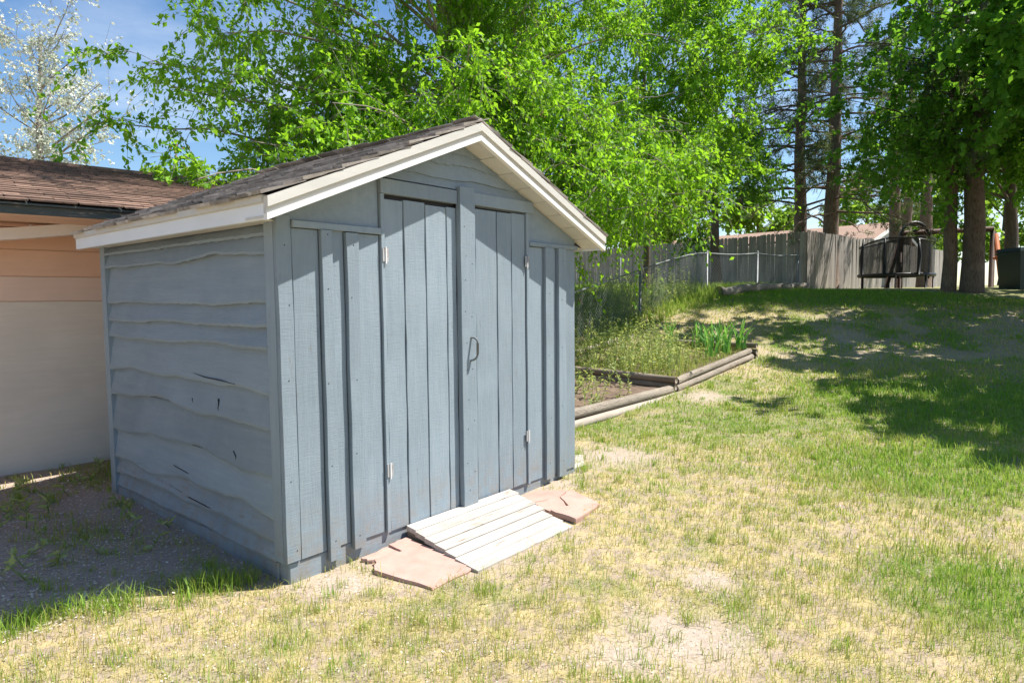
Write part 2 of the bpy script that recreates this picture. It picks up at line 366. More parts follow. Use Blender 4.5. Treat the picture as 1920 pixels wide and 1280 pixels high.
# front boards and battens
for (a, b, z0, z1, yf) in [(.053, .212, .105, 1.80, -.020), (.212, .37, .10, 1.80, -.018), (.37, .607, .098, 1.80, -.021),
                           (1.954, 2.13, .075, 1.81, -.020), (2.13, 2.30, .07, 1.81, -.018), (2.30, 2.555, .065, 1.81, -.021)]:
    board_z('front_board', a + .002, b - .005, z0, z1, yf, .003, M_front, shed, .002, 10, .004)
for (a, b, z0, z1) in [(.212, .278, .045, 1.798), (.367, .446, .06, 1.798), (2.135, 2.235, .05, 1.808), (2.302, 2.40, .045, 1.808)]:
    board_z('batten', a, b, z0, z1, -.046, -.0215, M_front, shed, .003, 10, .004)
for (a, b, za, zb) in [(.052, .604, 1.803, 1.838), (1.954, 2.566, 1.812, 1.842)]:
    bevel_box('trim_strip', (a, -.042, za), (b, .003, zb), M_front, shed)
# filler panels beside the header
for (a, b) in [(.0, .602), (1.954, 2.558)]:
    V, F = prism([(a, 1.842), (b, 1.842), (b, min(zt(b) - .1, 2.13) if a < 1 else zt(b) - .1), (a, zt(a) - .1 if a < 1 else min(zt(a) - .1, 2.13))], 1, -.016, .003)
    mesh('gable_panel', V, F, M_side, shed)
bevel_box('header_board', (.605, -.044, 2.035), (1.213, -.0, 2.118), M_front, shed)
bevel_box('header_board', (1.357, -.044, 2.045), (1.995, -.0, 2.125), M_front, shed)
board_z('door_jamb', .608, .634, .085, 2.033, -.036, .002, M_front, shed, .002)
board_z('door_jamb', 1.922, 1.951, .07, 2.043, -.036, .002, M_front, shed, .002)
# gable lap boards (wavy lower edge)
def gable_board(zb, ztp, amp, seed):
    r = random.Random(seed); n = 26; V = []
    hw = lambda z: (ZP - .1 - z) / SL
    x0, x1 = XR - hw(zb), XR + hw(zb)
    for k in range(n + 1):
        x = x0 + (x1 - x0) * k / n
        z_lo = zb + amp * math.sin(k * .33 + seed) + .006 * r.uniform(-1, 1) * amp / .008
        z_hi = max(min(ztp, zt(x) - .095), z_lo + .001)
        V += [(x, -.012, z_hi), (x, -.030, z_lo), (x, -.012, z_lo), (x, .002, z_hi)]
    F = [(4 * k + q, 4 * k + (q + 1) % 4, 4 * k + 4 + (q + 1) % 4, 4 * k + 4 + q) for k in range(n) for q in range(4)] + [(3, 2, 1, 0), tuple(4 * n + q for q in range(4))]
    mesh('gable_board', V, F, M_side, shed)
for k, (a, b) in enumerate([(2.119, 2.205), (2.186, 2.30), (2.275, 2.37), (2.348, 2.425)]): gable_board(a if k else 2.127, b, .007 if k else .0, k + 1)
# doors
def door(planks, z0, z1, hx, hz):
    d = new('door', None, shed)
    for k, (a, b) in enumerate(planks):
        board_z('plank', a + .0035, b - .0035, z0 + random.uniform(-.006, .006), z1 + random.uniform(-.012, .004), -.024 + random.uniform(-.003, .002), -.002, M_front, d, .004, 14, .003)
    for hzz in hz:
        V, F = prism([(hx - .021, hzz - .038), (hx + .021, hzz - .038), (hx + .021, hzz + .038), (hx - .021, hzz + .038)], 1, -.0405, -.0365)
        h = mesh('hinge', V, F, M_hinge, d)
        t = Tubes(); t.add([(hx, -.043, hzz - .05), (hx, -.043, hzz + .045)], .0045, 6)
        V2, F2 = t.arr(); mesh('hinge', V2, F2, M_hinge, d)
door([(.638, .783), (.783, .952), (.952, 1.129), (1.129, 1.219)], .085, 2.018, .634, (1.69, .45))
door([(1.352, 1.392), (1.392, 1.609), (1.609, 1.763), (1.763, 1.918)], .075, 2.028, 1.922, (1.70, .43))
bevel_box('dark_gap', (.612, .0005, .09), (1.95, .0035, 2.04), M_dark, shed, .0005)
board_z('center_post', 1.217, 1.354, .058, 2.142, -.064, -.026, M_front, shed, .003, 16)
t = Tubes(); t.add(bez(np.array([1.300, -.062, 1.185]), np.array([1.325, -.10, 1.19]), np.array([1.318, -.105, 1.15]), 5), .0075, 6)
t.add([(1.318, -.105, 1.15), (1.316, -.106, 1.075)], .0085, 6)
t.add(bez(np.array([1.316, -.106, 1.075]), np.array([1.314, -.10, 1.04]), np.array([1.292, -.062, 1.035]), 5), .0075, 6)
t.build('door_handle', M_handle, shed)
nm = raw_mesh('nail', [(.0035 * math.cos(a), -.0012 * (k == 1), .0035 * math.sin(a)) for k in (0, 1) for a in np.arange(6) * math.pi / 3], [(6, 7, 8, 9, 10, 11)] + [(q, (q + 1) % 6, 6 + (q + 1) % 6, 6 + q) for q in range(6)], M_crack)
def nail(x, y, z):
    o = bpy.data.objects.new('nail', nm); COL.objects.link(o); o.parent = shed; o.location = (x, y, z)
for z in np.arange(.2, 2.1, .19): nail(1.262 + random.uniform(-.012, .012), -.0641, z + random.uniform(-.03, .03))
for z in np.arange(.3, 2.0, .34): nail(1.32 + random.uniform(-.01, .01), -.0641, z)
for x, y in ((.245, -.0461), (.405, -.0461), (2.185, -.0461), (2.35, -.0461), (.015, -.0262)):
    for z in (.16, .55, 1.02, 1.45, 1.74): nail(x + random.uniform(-.015, .015), y, z + random.uniform(-.05, .05))
# lap boards with a live lower edge on the long sides
def wavy(y, seed, amp):
    return amp * (math.sin(y * 3.1 + seed) * .6 + math.sin(y * 7.3 + seed * 2.3) * .35 + math.sin(y * 17 + seed * 5.1) * .13)
LEV = [(1.825, 1.765, .0), (1.79, 1.672, .016), (1.70, 1.425, .009), (1.455, 1.303, .008), (1.33, 1.190, .010), (1.22, .952, .016), (.985, .772, .024), (.80, .522, .026), (.555, .304, .034), (.335, .188, .020), (.215, .092, .009)]
def lap_board(zh, zl, amp, seed, sgn, xw):
    n = 64; y0, y1 = .0855, D - .0655; V = []; r = random.Random(seed)
    mid = .03 if amp > .012 else 0
    for k in range(n + 1):
        y = y0 + (y1 - y0) * k / n; u = k / n
        bulge = math.sin(u * math.pi) * mid
        z = zl + bulge * (1 if zl < 1 else .3) + wavy(y, seed * 1.7, amp * 1.3) * min(1, 6 * u, 6 * (1 - u)) + r.uniform(-.003, .003)
        out = .043 + .006 * math.sin(y * 5 + seed)
        e = .015
        V += [(xw - sgn * .002, y, zh), (xw + sgn * .006, y, zh), (xw + sgn * out, y, z + e), (xw + sgn * (out - .004), y, z), (xw - sgn * .002, y, z + .004)]
    F = [tuple((5 * k + q, 5 * k + (q + 1) % 5, 5 * k + 5 + (q + 1) % 5, 5 * k + 5 + q)) for k in range(n) for q in range(5)] + [(4, 3, 2, 1, 0), tuple(5 * n + q for q in range(5))]
    mesh('lap_board', V, F, M_side if zl > .25 else M_base, shed)
for k, (a, b, c) in enumerate(LEV):
    lap_board(a, b, c, k + 3, -1, .011); lap_board(a, b, c, k + 31, 1, W - .011)
# splits and knot holes in the lap boards: thin dark slivers set into the face
def sliver(pts, wd, x):
    V = []; n = len(pts)
    for k, (y, z) in enumerate(pts):
        h = wd * (1 - abs(2 * k / (n - 1) - 1)) + .0006
        V += [(x - .005, y, z + h), (x - .005, y, z - h), (x + .012, y, z)]
    F = [(3 * k + q, 3 * k + (q + 1) % 3, 3 * k + 3 + (q + 1) % 3, 3 * k + 3 + q) for k in range(n - 1) for q in range(3)]
    mesh('wood_crack', V, F, M_crack, shed)
def sx_at(z):   # face position of the lap board that covers height z
    for (a, b, c) in LEV:
        if b + .02 <= z <= a: f = (a - z) / (a - b); return .011 - (.006 + f * .036)
    return -.014
for pts, wd in [([(.95, 1.015), (.8, 1.0), (.62, .995), (.45, .985)], .004), ([(.42, .985), (.3, .98), (.2, .965), (.12, .962)], .005),
                ([(.66, .885), (.655, .86), (.66, .83), (.65, .81)], .011), ([(.665, .835), (.65, .82)], .007),
                ([(.98, .86), (.96, .81), (.955, .775)], .008), ([(.66, .57), (.64, .56), (.62, .565)], .02), ([(.72, .59), (.64, .575), (.55, .55)], .003),
                ([(.5, .61), (.47, .58), (.48, .555)], .004), ([(.62, .365), (.55, .36), (.48, .355)], .006), ([(1.3, .40), (1.1, .385), (1.0, .375)], .003),
                ([(1.1, .235), (.7, .22), (.3, .205)], .004), ([(1.5, .27), (1.2, .245)], .003)]:
    y, z = pts[len(pts) // 2]; sliver(pts, wd, sx_at(z))
# roof: soffit, rake boards, fascia, deck, shingles
roof = new('roof', None, shed)
def slope_box(name, x0, x1, d0, d1, y0, y1, mat, parent):
    V, F = prism([(x0, zt(x0) + d0), (x1, zt(x1) + d0), (x1, zt(x1) + d1), (x0, zt(x0) + d1)], 1, y0, y1)
    return mesh(name, V, F, mat, parent)
EL, ER, YB = -.168, 2.724, D + .06
for (a, b) in ((EL - .003, XR), (XR, ER + .003)):
    slope_box('roof_deck', a, b, -.034, -.006, -.165, YB, M_cream, roof)
    slope_box('rake_trim', a, b, -.052, -.003, -.204, -.1655, M_cream, roof)
    slope_box('rake_board', a, b, -.080, -.0525, -.190, -.1655, M_cream, roof)
    slope_box('rake_lip', a, b, -.110, -.0805, -.197, -.1655, M_white, roof)
    n = 8
    for k in range(n):
        p = a + (b - a) * k / n; q = a + (b - a) * (k + 1) / n
        slope_box('soffit_board', p + (.004 if k else .0), q - .003, -.100, -.088, -.165, .001, M_cream, roof)
for xo, xi in ((EL, EL + .02), (ER, ER - .02)):
    a, b = min(xo, xi), max(xo, xi)
    mesh('fascia', *prism([(-.165, 1.812), (YB, 1.812), (YB, 1.888), (-.165, 1.888)], 0, a, b), M_fasc, roof)
    o = -.012 if xo < 1 else .012
    mesh('drip_edge', *prism([(-.165, 1.8885), (YB, 1.8885), (YB, 1.922), (-.165, 1.922)], 0, a + min(o, 0), b + max(o, 0)), M_cream, roof)
mesh('eave_soffit', cubev((EL + .0205, .0, 1.826), (-.002, YB, 1.836)), CUBE_F, M_cream, roof)
mesh('eave_soffit', cubev((W + .002, .0, 1.826), (ER - .0205, YB, 1.836)), CUBE_F, M_cream, roof)
def shingle_mesh(wd, ln, thk, mat):
    V = cubev((-wd / 2, 0, 0), (wd / 2, ln, thk)); V = [list(v) for v in V]
    V[4][2] += thk * .5; V[5][2] += thk * .5; V[6][2] -= thk * .7; V[7][2] -= thk * .7
    V[0][0] += .006; V[1][0] -= .008
    return raw_mesh('shingle', V, CUBE_F, mat)
def shingle_roof(parent, origin, udir, vdir, ulen, vlen, wd, expo, thk, mat, limit=10 ** 9, jit=1.):
    """udir along the eave, vdir up the slope"""
    u = np.array(udir, float); v = np.array(vdir, float); nrm = np.cross(u, v); nrm /= np.linalg.norm(nrm)
    if nrm[2] < 0: nrm = -nrm
    mm = shingle_mesh(wd - .004, expo * 2.1, thk, mat); cnt = 0; rest_V = []; rest_F = []
    base = WL[parent.name]
    for r in range(int(vlen / expo)):
        off = -(r % 2) * wd / 2 + random.uniform(-.03, .03)
        k = 0
        while off + k * wd < ulen:
            uc = off + (k + .5) * wd; k += 1
            lo_, hi_ = max(uc - wd / 2, 0), min(uc + wd / 2, ulen)
            if hi_ - lo_ < .05: continue
            uc = (lo_ + hi_) / 2; fs = (hi_ - lo_) / wd
            tilt = thk * .95 / (2.1 * expo) + random.uniform(-.002, .005) * jit
            p = np.array(origin) + u * uc + v * (r * expo + random.uniform(-.007, .007) * jit) + nrm * (.001 + thk * 1.0 + random.uniform(0, .004) * jit)
            vv = v - nrm * tilt; vv /= np.linalg.norm(vv); nn = np.cross(u, vv); nn = nn if nn[2] > 0 else -nn
            uu = np.cross(vv, nn); rot = random.uniform(-.012, .012) * jit; uu, vv = uu * math.cos(rot) + vv * math.sin(rot), vv * math.cos(rot) - uu * math.sin(rot)
            M = np.eye(3); M[:, 0], M[:, 1], M[:, 2] = uu * fs, vv, nn
            if cnt < limit:
                o = bpy.data.objects.new('shingle', mm); COL.objects.link(o); o.parent = parent
                mw = Matrix(M.tolist()).to_4x4(); mw.translation = Vector(p - base); o.matrix_local = mw; cnt += 1
            else:
                vs = np.array([vv_.co[:] for vv_ in mm.vertices]) @ M.T + p
                b0 = len(rest_V) * 8; rest_V.append(vs); rest_F += [tuple(b0 + q for q in f) for f in CUBE_F]
    if rest_V: tag(mesh('upper_shingles', np.concatenate(rest_V), rest_F, mat, parent), kind='stuff')
ct = 1 / math.hypot(1, SL); slen = (XR - EL) / ct
shingle_roof(roof, (EL - .02, YB + .01, zt(EL) - .006 - .02 * SL), (0, -1, 0), (ct, 0, ct * SL), YB + .217, slen + .03, .21, .118, .0115, M_shing, 10 ** 9, 2.0)
shingle_roof(roof, (ER + .02, -.207, zt(ER) - .006 - .02 * SL), (0, 1, 0), (-ct, 0, ct * SL), YB + .217, slen + .03, .21, .118, .0115, M_shing, 10 ** 9, 2.0)
for k in range(11):
    y = -.20 + k * .245
    V, F = prism([(XR - .10, zt(XR - .10) + .014), (XR, ZP + .024), (XR + .10, zt(XR + .10) + .014), (XR + .10, zt(XR + .1) + .006), (XR, ZP + .012), (XR - .10, zt(XR - .10) + .006)], 1, y, y + .24)
    mesh('ridge_cap', V, F, M_shing, roof)

# ------------------------------------------------------------------ ramp, stones, boards by the shed
ramp_o = thing('wooden_ramp', (1.15, -.35, 0), 'bleached white plank ramp in front of the shed doors', 'ramp')
npk = 7
for k in range(npk):
    y0 = -.030 - k * .0935; y1 = y0 - .084; za = .088 - k * .0122 + random.uniform(-.003, .003); zb = za - .0115 + random.uniform(-.002, .002)
    x0 = .752 - k * .0115 + random.uniform(-.003, .003); x1 = 1.70 - k * .026 + random.uniform(-.008, .008) 
    V = [(x0, y1, zb - .03), (x1, y1 - .012, zb - .03), (x1, y0 - .012, za - .03), (x0, y0, za - .03), (x0, y1, zb), (x1, y1 - .012, zb), (x1, y0 - .012, za), (x0, y0, za)]
    mesh('plank', V, CUBE_F, M_ramp, ramp_o)
for xx in (.76, 1.2, 1.53):
    V, F = prism([(-.03, -.03), (-.03, .066), (-.66, -.012), (-.66, -.03)], 0, xx, xx + .035); mesh('stringer', V, F, M_rside, ramp_o)
def flag(poly, z, label, tilt=(0, 0), th_=.035):
    P = np.array(poly); c = P.mean(0); pts = []
    n = len(P)
    for k in range(n):
        a, b = P[k], P[(k + 1) % n]
        for q in range(4):
            u = q / 4; p = a * (1 - u) + b * u + rng.normal(0, .006, 2) * (q > 0); pts.append(p)
    zz = lambda p: z + (p[0] - c[0]) * tilt[0] + (p[1] - c[1]) * tilt[1]
    n = len(pts); V = [(p[0], p[1], zz(p)) for p in pts] + [(p[0] + (p[0] - c[0]) * .015, p[1] + (p[1] - c[1]) * .015, zz(p) - .008) for p in pts] + [(p[0], p[1], zz(p) - th_) for p in pts]
    F = [tuple(range(n))] + [(o + k, o + n + k, o + n + (k + 1) % n, o + (k + 1) % n) for o in (0, n) for k in range(n)]
    o = mesh('flagstone', V, F, M_stone); tag(o, label, 'paving stone', 'pink flagstones around the ramp')
flag([(.40, -.055), (.62, -.045), (.60, -.16), (.42, -.13)], 0.010, 'small pink flagstone chip against the shed sill left of the ramp')
flag([(.60, -.052), (.735, -.05), (.715, -.62), (.40, -.63), (.34, -.25), (.42, -.15), (.59, -.18)], 0.016, 'large pink sandstone slab left of the ramp', (.02, .03))
flag([(1.735, -.075), (2.0, -.09), (2.13, -.25), (1.93, -.30), (1.72, -.22)], 0.018, 'pink flagstone right of the ramp close to the shed wall')
flag([(1.71, -.235), (1.92, -.315), (1.80, -.46), (1.66, -.42)], 0.022, 'small pink flagstone touching the ramp right edge', (.03, 0))
flag([(1.93, -.315), (2.14, -.265), (1.99, -.61), (1.62, -.66), (1.65, -.44), (1.81, -.475)], 0.028, 'pink flagstone at the lawn side right of the ramp', (-.02, .02))
bo = thing('board_scraps', (2.85, .1, .03), 'pale scrap board with a thin lath lying beside the right corner of the shed', 'board')
mesh('wide_board', [(2.575, .0, .02), (2.70, -.01, .02), (3.02, .22, .02), (2.90, .30, .02), (2.575, .0, .045), (2.70, -.01, .045), (3.02, .22, .04), (2.90, .30, .04)], CUBE_F, M_ramp, bo)
mesh('lath', [(2.60, .26, .03), (3.06, .33, .03), (3.05, .37, .03), (2.60, .30, .03), (2.60, .26, .065), (3.06, .33, .06), (3.05, .37, .06), (2.60, .30, .065)], CUBE_F, M_ramp, bo)

# ------------------------------------------------------------------ peach house behind the shed
HD = np.array([.991, -.132, 0]); HN = np.array([-.132, -.991, 0]); H0 = np.array([-.41, 3.76, 0.])
hs = thing('peach_house', H0, 'peach sided house with brown shingle roof and sagging white gutter', 'house')
def hp(u, out, z): return H0 + HD * u + HN * out + np.array([0, 0, z])
def hbox(name, u0, u1, o0, o1, z0, z1, mat, parent=hs, z0b=None, z1b=None):
    z0b = z0 if z0b is None else z0b; z1b = z1 if z1b is None else z1b
    V = [hp(u0, o1, z0), hp(u1, o1, z0b), hp(u1, o0, z0b), hp(u0, o0, z0), hp(u0, o1, z1), hp(u1, o1, z1b), hp(u1, o0, z1b), hp(u0, o0, z1)]
    return mesh(name, V, CUBE_F, mat, parent)
U0, U1 = -6, 5.5
hbox('wall_core', U0, U1, -5, -.012, -.3, 2.068, M_peach)
zz = -.3
for z1, mt in ((1.45, M_peach3), (1.66, M_peach2), (1.885, M_peach), (2.068, M_peach)):   # a tall plain panel low down, then narrow courses; tone greyer towards the bottom
    hbox('siding_panel', U0, U1, -.0115, .0, zz, z1 - .007, mt); zz = z1
hbox('soffit', U0, U1, .0005, .925, 2.07, 2.085, M_peach)
hbox('fascia_board', U0, U1, .9255, .95, 2.078, 2.138, M_hdark)
hroof = new('roof', None, hs)
rs = .25; cr_ = 1 / math.hypot(1, rs)
e0 = hp(U0, .60, 2.245)
OV, ZE, RL = .98, 2.155, 3.58
V = [hp(U0, OV, ZE - .015), hp(U1, OV, ZE - .015), hp(U1, -2.6, ZE - .015 + rs * RL), hp(U0, -2.6, ZE - .015 + rs * RL), hp(U0, OV, ZE), hp(U1, OV, ZE), hp(U1, -2.6, ZE + rs * RL), hp(U0, -2.6, ZE + rs * RL)]
mesh('roof_deck', V, CUBE_F, M_hdark, hroof)
V = [hp(U0, -2.6, ZE + rs * RL), hp(U1, -2.6, ZE + rs * RL), hp(U1, -6.18, ZE), hp(U0, -6.18, ZE)]
mesh('rear_slope', V, [(0, 1, 2, 3)], M_hshing, hroof)
shingle_roof(hroof, hp(-1.6, OV + .02, ZE + .001), HD, (-HN) * cr_ + np.array([0, 0, rs * cr_]), 5.6, RL / cr_, .30, .14, .009, M_hshing, 300, 1.3)
shingle_roof(hroof, hp(U0, OV + .02, ZE + .001), HD, (-HN) * cr_ + np.array([0, 0, rs * cr_]), 4.4, RL / cr_, .30, .14, .009, M_hshing, 0, 1.3)
for k in range(19):
    hbox('ridge_cap', U0 + k * .6, U0 + k * .6 + .59, -2.72, -2.48, ZE + rs * RL - .02, ZE + rs * RL + .03, M_hshing, hroof)
# gutter: U profile, tilted
prof = [(1.5 * a_, 1.45 * b_) for a_, b_ in [(.0, .0), (.0, .06), (.004, .06), (.004, .006), (.075, .006), (.085, .06), (.098, .062), (.096, .052), (.089, .0)]]
V = []; us = np.linspace(-2.2, .95, 9)
for u in us:
    zz = 1.935 + .12 * u - .02 * math.cos(u * 2); 
    V += [hp(u, .30 + a, zz + b) for a, b in prof]
n = len(prof); F = [(k * n + q, k * n + (q + 1) % n, (k + 1) * n + (q + 1) % n, (k + 1) * n + q) for k in range(8) for q in range(n)]
mesh('gutter', V, F, M_gut, hs)
for u in (-.9, .25, .8):
    zz = 1.935 + .12 * u - .02 * math.cos(u * 2)
    V, F = prism([(0, 0), (.012, 0), (.012, .1), (0, .1)], 0, 0, .02); V = [hp(u + a, .385 + b, zz + .05 + c * .6) for a, b, c in V]; mesh('gutter_hanger', V, F, M_gut, hs)

# ------------------------------------------------------------------ fences
WF = thing('wooden_fence', at(1505, 540, 20), 'tall weathered grey picket privacy fence with a corner behind the lawn', 'fence')
pk = raw_mesh('picket', [(-.066, -.009, 0), (.066, -.009, 0), (.066, .009, 0), (-.066, .009, 0), (-.066, -.009, 1.79), (.066, -.009, 1.79), (.066, .009, 1.79), (-.066, .009, 1.79), (-.038, -.009, 1.83), (.038, -.009, 1.83), (.038, .009, 1.83), (-.038, .009, 1.83)],
              [(0, 3, 2, 1), (0, 1, 5, 4), (1, 2, 6, 5), (2, 3, 7, 6), (3, 0, 4, 7), (4, 5, 9, 8), (5, 6, 10, 9), (6, 7, 11, 10), (7, 4, 8, 11), (8, 9, 10, 11)], M_fence)
fc = at(1505, 540, 20.); fl = at(1060, 535, 30.5); fr = at(1790, 533, 35)
def fence_wing(a, b, step, hgt):
    a, b = a.copy(), b.copy(); d = b - a; Ln = math.hypot(d[0], d[1]); ang = math.atan2(d[1], d[0]); n = int(Ln / step)
    for k in range(n):
        u = (k + .5) / n; p = a * (1 - u) + b * u; z = float(gz0(p[0], p[1])) - .06
        o = bpy.data.objects.new('picket', pk); COL.objects.link(o); o.parent = WF
        o.location = np.array([p[0], p[1], z + random.uniform(-.015, .015)]) - WL[WF.name]; o.rotation_euler = (random.uniform(-.01, .01), random.uniform(-.012, .012), ang); o.scale = (1, 1, hgt)
    nd = np.array([-d[1], d[0], 0]) / Ln
    if nd @ (np.array([CAM[0], CAM[1], 0]) - a) > 0: nd = -nd
    for h in (.35, 1.5):
        t = Tubes(); t.add([np.array([p[0], p[1], float(gz0(p[0], p[1])) + h]) + nd * .04 for p in (a * (1 - u) + b * u for u in np.linspace(0, 1, 12))], .035, 4); t.build('rail', M_fence, WF, False)
    for k in range(int(Ln / 2.4) + 1):
        p = a + d * min(1, k * 2.4 / Ln) + nd * .09; z = float(gz0(p[0], p[1])); mesh('post', cubev((p[0] - .045, p[1] - .045, z - .2), (p[0] + .045, p[1] + .045, z + 1.75)), CUBE_F, M_fence, WF)
fence_wing(fc, fl, .145, 1.0); fence_wing(fc + np.array([.05, -.1, 0]), fr, .145, 1.02)
# chain-link
CL = thing('chain_link_fence', (7.2, 3.68, .3), 'galvanised chain link fence with sagging top rail above the weedy bed', 'fence')
cpts = [np.array(p) for p in ((4.4, 3.45), (7.2, 3.68), (11.0, 4.02), (15.39, 4.37), (17.4, 3.7), (19.3, 3.12))]
def clh(x, y): return float(gz0(x, y))
tr_ = Tubes(); segs = []
for k in range(len(cpts) - 1):
    a, b = cpts[k], cpts[k + 1]; sag = .0 if k < 3 else .05
    P = [np.array([*(a * (1 - u) + b * u), clh(*(a * (1 - u) + b * u)) + 1.05 - sag * math.sin(u * math.pi)]) for u in np.linspace(0, 1, 7)]
    if k < 2: P = [np.array([*(a * (1 - u) + b * u), (clh(*a) * (1 - u) + clh(*b) * u) + 1.05]) for u in np.linspace(0, 1, 7)]
    t = Tubes(); t.add(P, .021, 7); t.build('top_rail', M_steel, CL)
for k, p in enumerate(cpts):
    z = clh(*p); t = Tubes(); t.add([(p[0], p[1], z - .1), (p[0], p[1], z + (1.12 if k == 3 else 1.07))], .03, 8); o = t.build('post', M_steel, CL)
    t = Tubes(); t.add([(p[0], p[1], z + 1.07), (p[0], p[1], z + 1.10), (p[0], p[1], z + 1.13)], [.035, .033, .008], 8); t.build('post_cap', M_steel, CL)
wire = Tubes()
for k in range(len(cpts) - 1):
    a, b = cpts[k], cpts[k + 1]; Ln = np.linalg.norm(b - a); pitch = .075 if k < 3 else .10; n = int(Ln / pitch)
    zs = np.arange(0, 1.04, pitch * .5 * 1.05)
    for sgn in (1, -1):
        for q in range(-len(zs), n + 1):
            us = (q + .5 * np.arange(len(zs))) / n if sgn > 0 else (q + len(zs) * .5 - .5 * np.arange(len(zs))) / n
            ok = (us >= 0) & (us <= 1)
            if ok.sum() < 2: continue
            u0, u1 = us[ok][0], us[ok][-1]; z0, z1 = zs[ok][0], zs[ok][-1]
            pa, pb = a * (1 - u0) + b * u0, a * (1 - u1) + b * u1
            wire.add([(pa[0], pa[1] + .004 * sgn, clh(*pa) + z0), (pb[0], pb[1] + .004 * sgn, clh(*pb) + z1)], .0034, 3, False)
V, F = wire.arr(); tag(mesh('wire_mesh', V, F, M_steel, CL), kind='stuff')

# ------------------------------------------------------------------ garden beds
bed = thing('raised_bed', (6.6, 1.05, .1), 'weedy raised garden bed edged with weathered round landscape timbers', 'garden bed')
def timber(a, b, r, mat, parent, name='timber'):
    a, b = np.array(a, float), np.array(b, float); t = Tubes(); P = [a * (1 - u) + b * u + np.array([0, 0, random.uniform(-.004, .004)]) for u in np.linspace(0, 1, 7)]
    t.add(P, r * np.array([.93, 1, .98, 1.01, .99, 1, .93]), 10); return t.build(name, mat, parent)
r_ = .052
def zb(x): return float(gz0(x, 1.05))
timber((6.56, 1.03, zb(6.56) + .05), (9.5, 1.03, zb(9.5) + .05), r_, M_timber, bed); timber((6.62, 1.05, zb(6.6) + .15), (9.45, 1.05, zb(9.45) + .15), r_, M_timber, bed)
for k in range(3):
    timber((6.50 + .01 * k, 1.0, .09 + .095 * k), (6.50, 3.4, .16 + .095 * k), .05, M_timber_y, bed)
    timber((9.62, .98, zb(9.6) + .02 + .098 * k), (9.62, 3.4, zb(9.6) + .04 + .098 * k), .052, M_timber_y, bed)
    timber((6.5, 3.42, .15 + .1 * k), (9.6, 3.42, .45 + .1 * k), .052, M_timber, bed)
xs = np.linspace(6.52, 9.6, 24); ys = np.linspace(1.08, 3.4, 18); XX, YY = np.meshgrid(xs, ys); ZZ = .16 + (XX - 6.5) * .085 + vnoise(XX, YY, 4, 9) * .06
i = np.arange(17)[:, None] * 24; j = np.arange(23)[None]; Fq = np.stack([i + j, i + j + 1, i + 24 + j + 1, i + 24 + j], -1).reshape(-1, 4)
mesh('soil', np.stack([XX, YY, ZZ], -1).reshape(-1, 3), Fq, M_soil, bed, smooth=True)
lb = thing('lower_bed', (4.6, 1.05, 0), 'lower garden bed behind the shed with one thick round timber above a bleached one', 'garden bed')
timber((2.75, 1.12, .13), (6.5, 1.06, .155), .06, M_timber, lb); timber((2.75, 1.02, .035), (6.46, .98, .06), .052, M_pale, lb)
xs = np.linspace(2.7, 6.46, 24); ys = np.linspace(1.14, 3.6, 18); XX, YY = np.meshgrid(xs, ys); ZZ = gz0(XX, YY) + .035 + vnoise(XX, YY, 5, 9) * .06
mesh('soil', np.stack([XX, YY, ZZ], -1).reshape(-1, 3), Fq, M_soil, lb, smooth=True)
# iris clumps
for k, (x, y) in enumerate([(9.46, 1.2), (9.42, 1.55), (9.35, 1.95), (8.95, 1.25), (9.35, 2.5), (8.55, 1.4)]):
    z = .31 + (x - 6.5) * .085; lab = ['iris clump with long green blades at the outer corner of the raised bed', 'iris clump beside the corner clump in the raised bed', 'iris clump in the middle of the far timber row', 'iris clump set in from the far timbers toward the lawn side', 'iris clump near the back end of the far timber row', 'iris clump among weeds at the back of the bed'][k]
    ir = thing('iris_plant', (x, y, z), lab, 'plant', 'irises in the raised bed')
    for q in range(13):
        a = random.uniform(0, 6.28); hgt = random.uniform(.38, .68); ln = random.uniform(.05, .28); wd = random.uniform(.014, .022)
        b0 = np.array([x + random.gauss(0, .05), y + random.gauss(0, .05), z - .05]); dr = np.array([math.cos(a), math.sin(a), 0]); sd = np.array([-dr[1], dr[0], 0])
        if random.random() < .5: sd = np.array([.64, -.77, 0])
        V = []
        for u in (0, .3, .6, .85, 1):
            c = b0 + dr * ln * u ** 2 + np.array([0, 0, hgt * (u - .18 * u ** 3)]); ww = wd * (1, 1.1, .9, .5, .02)[int(u * 4.2)]
            V += [c - sd * ww, c + dr * .004, c + sd * ww]
        F = [(3 * e + f, 3 * e + f + 1, 3 * e + f + 4, 3 * e + f + 3) for e in range(4) for f in (0, 1)]
        mesh('leaf', V, F, L_iris, ir, attr=[random.random()] * 8)

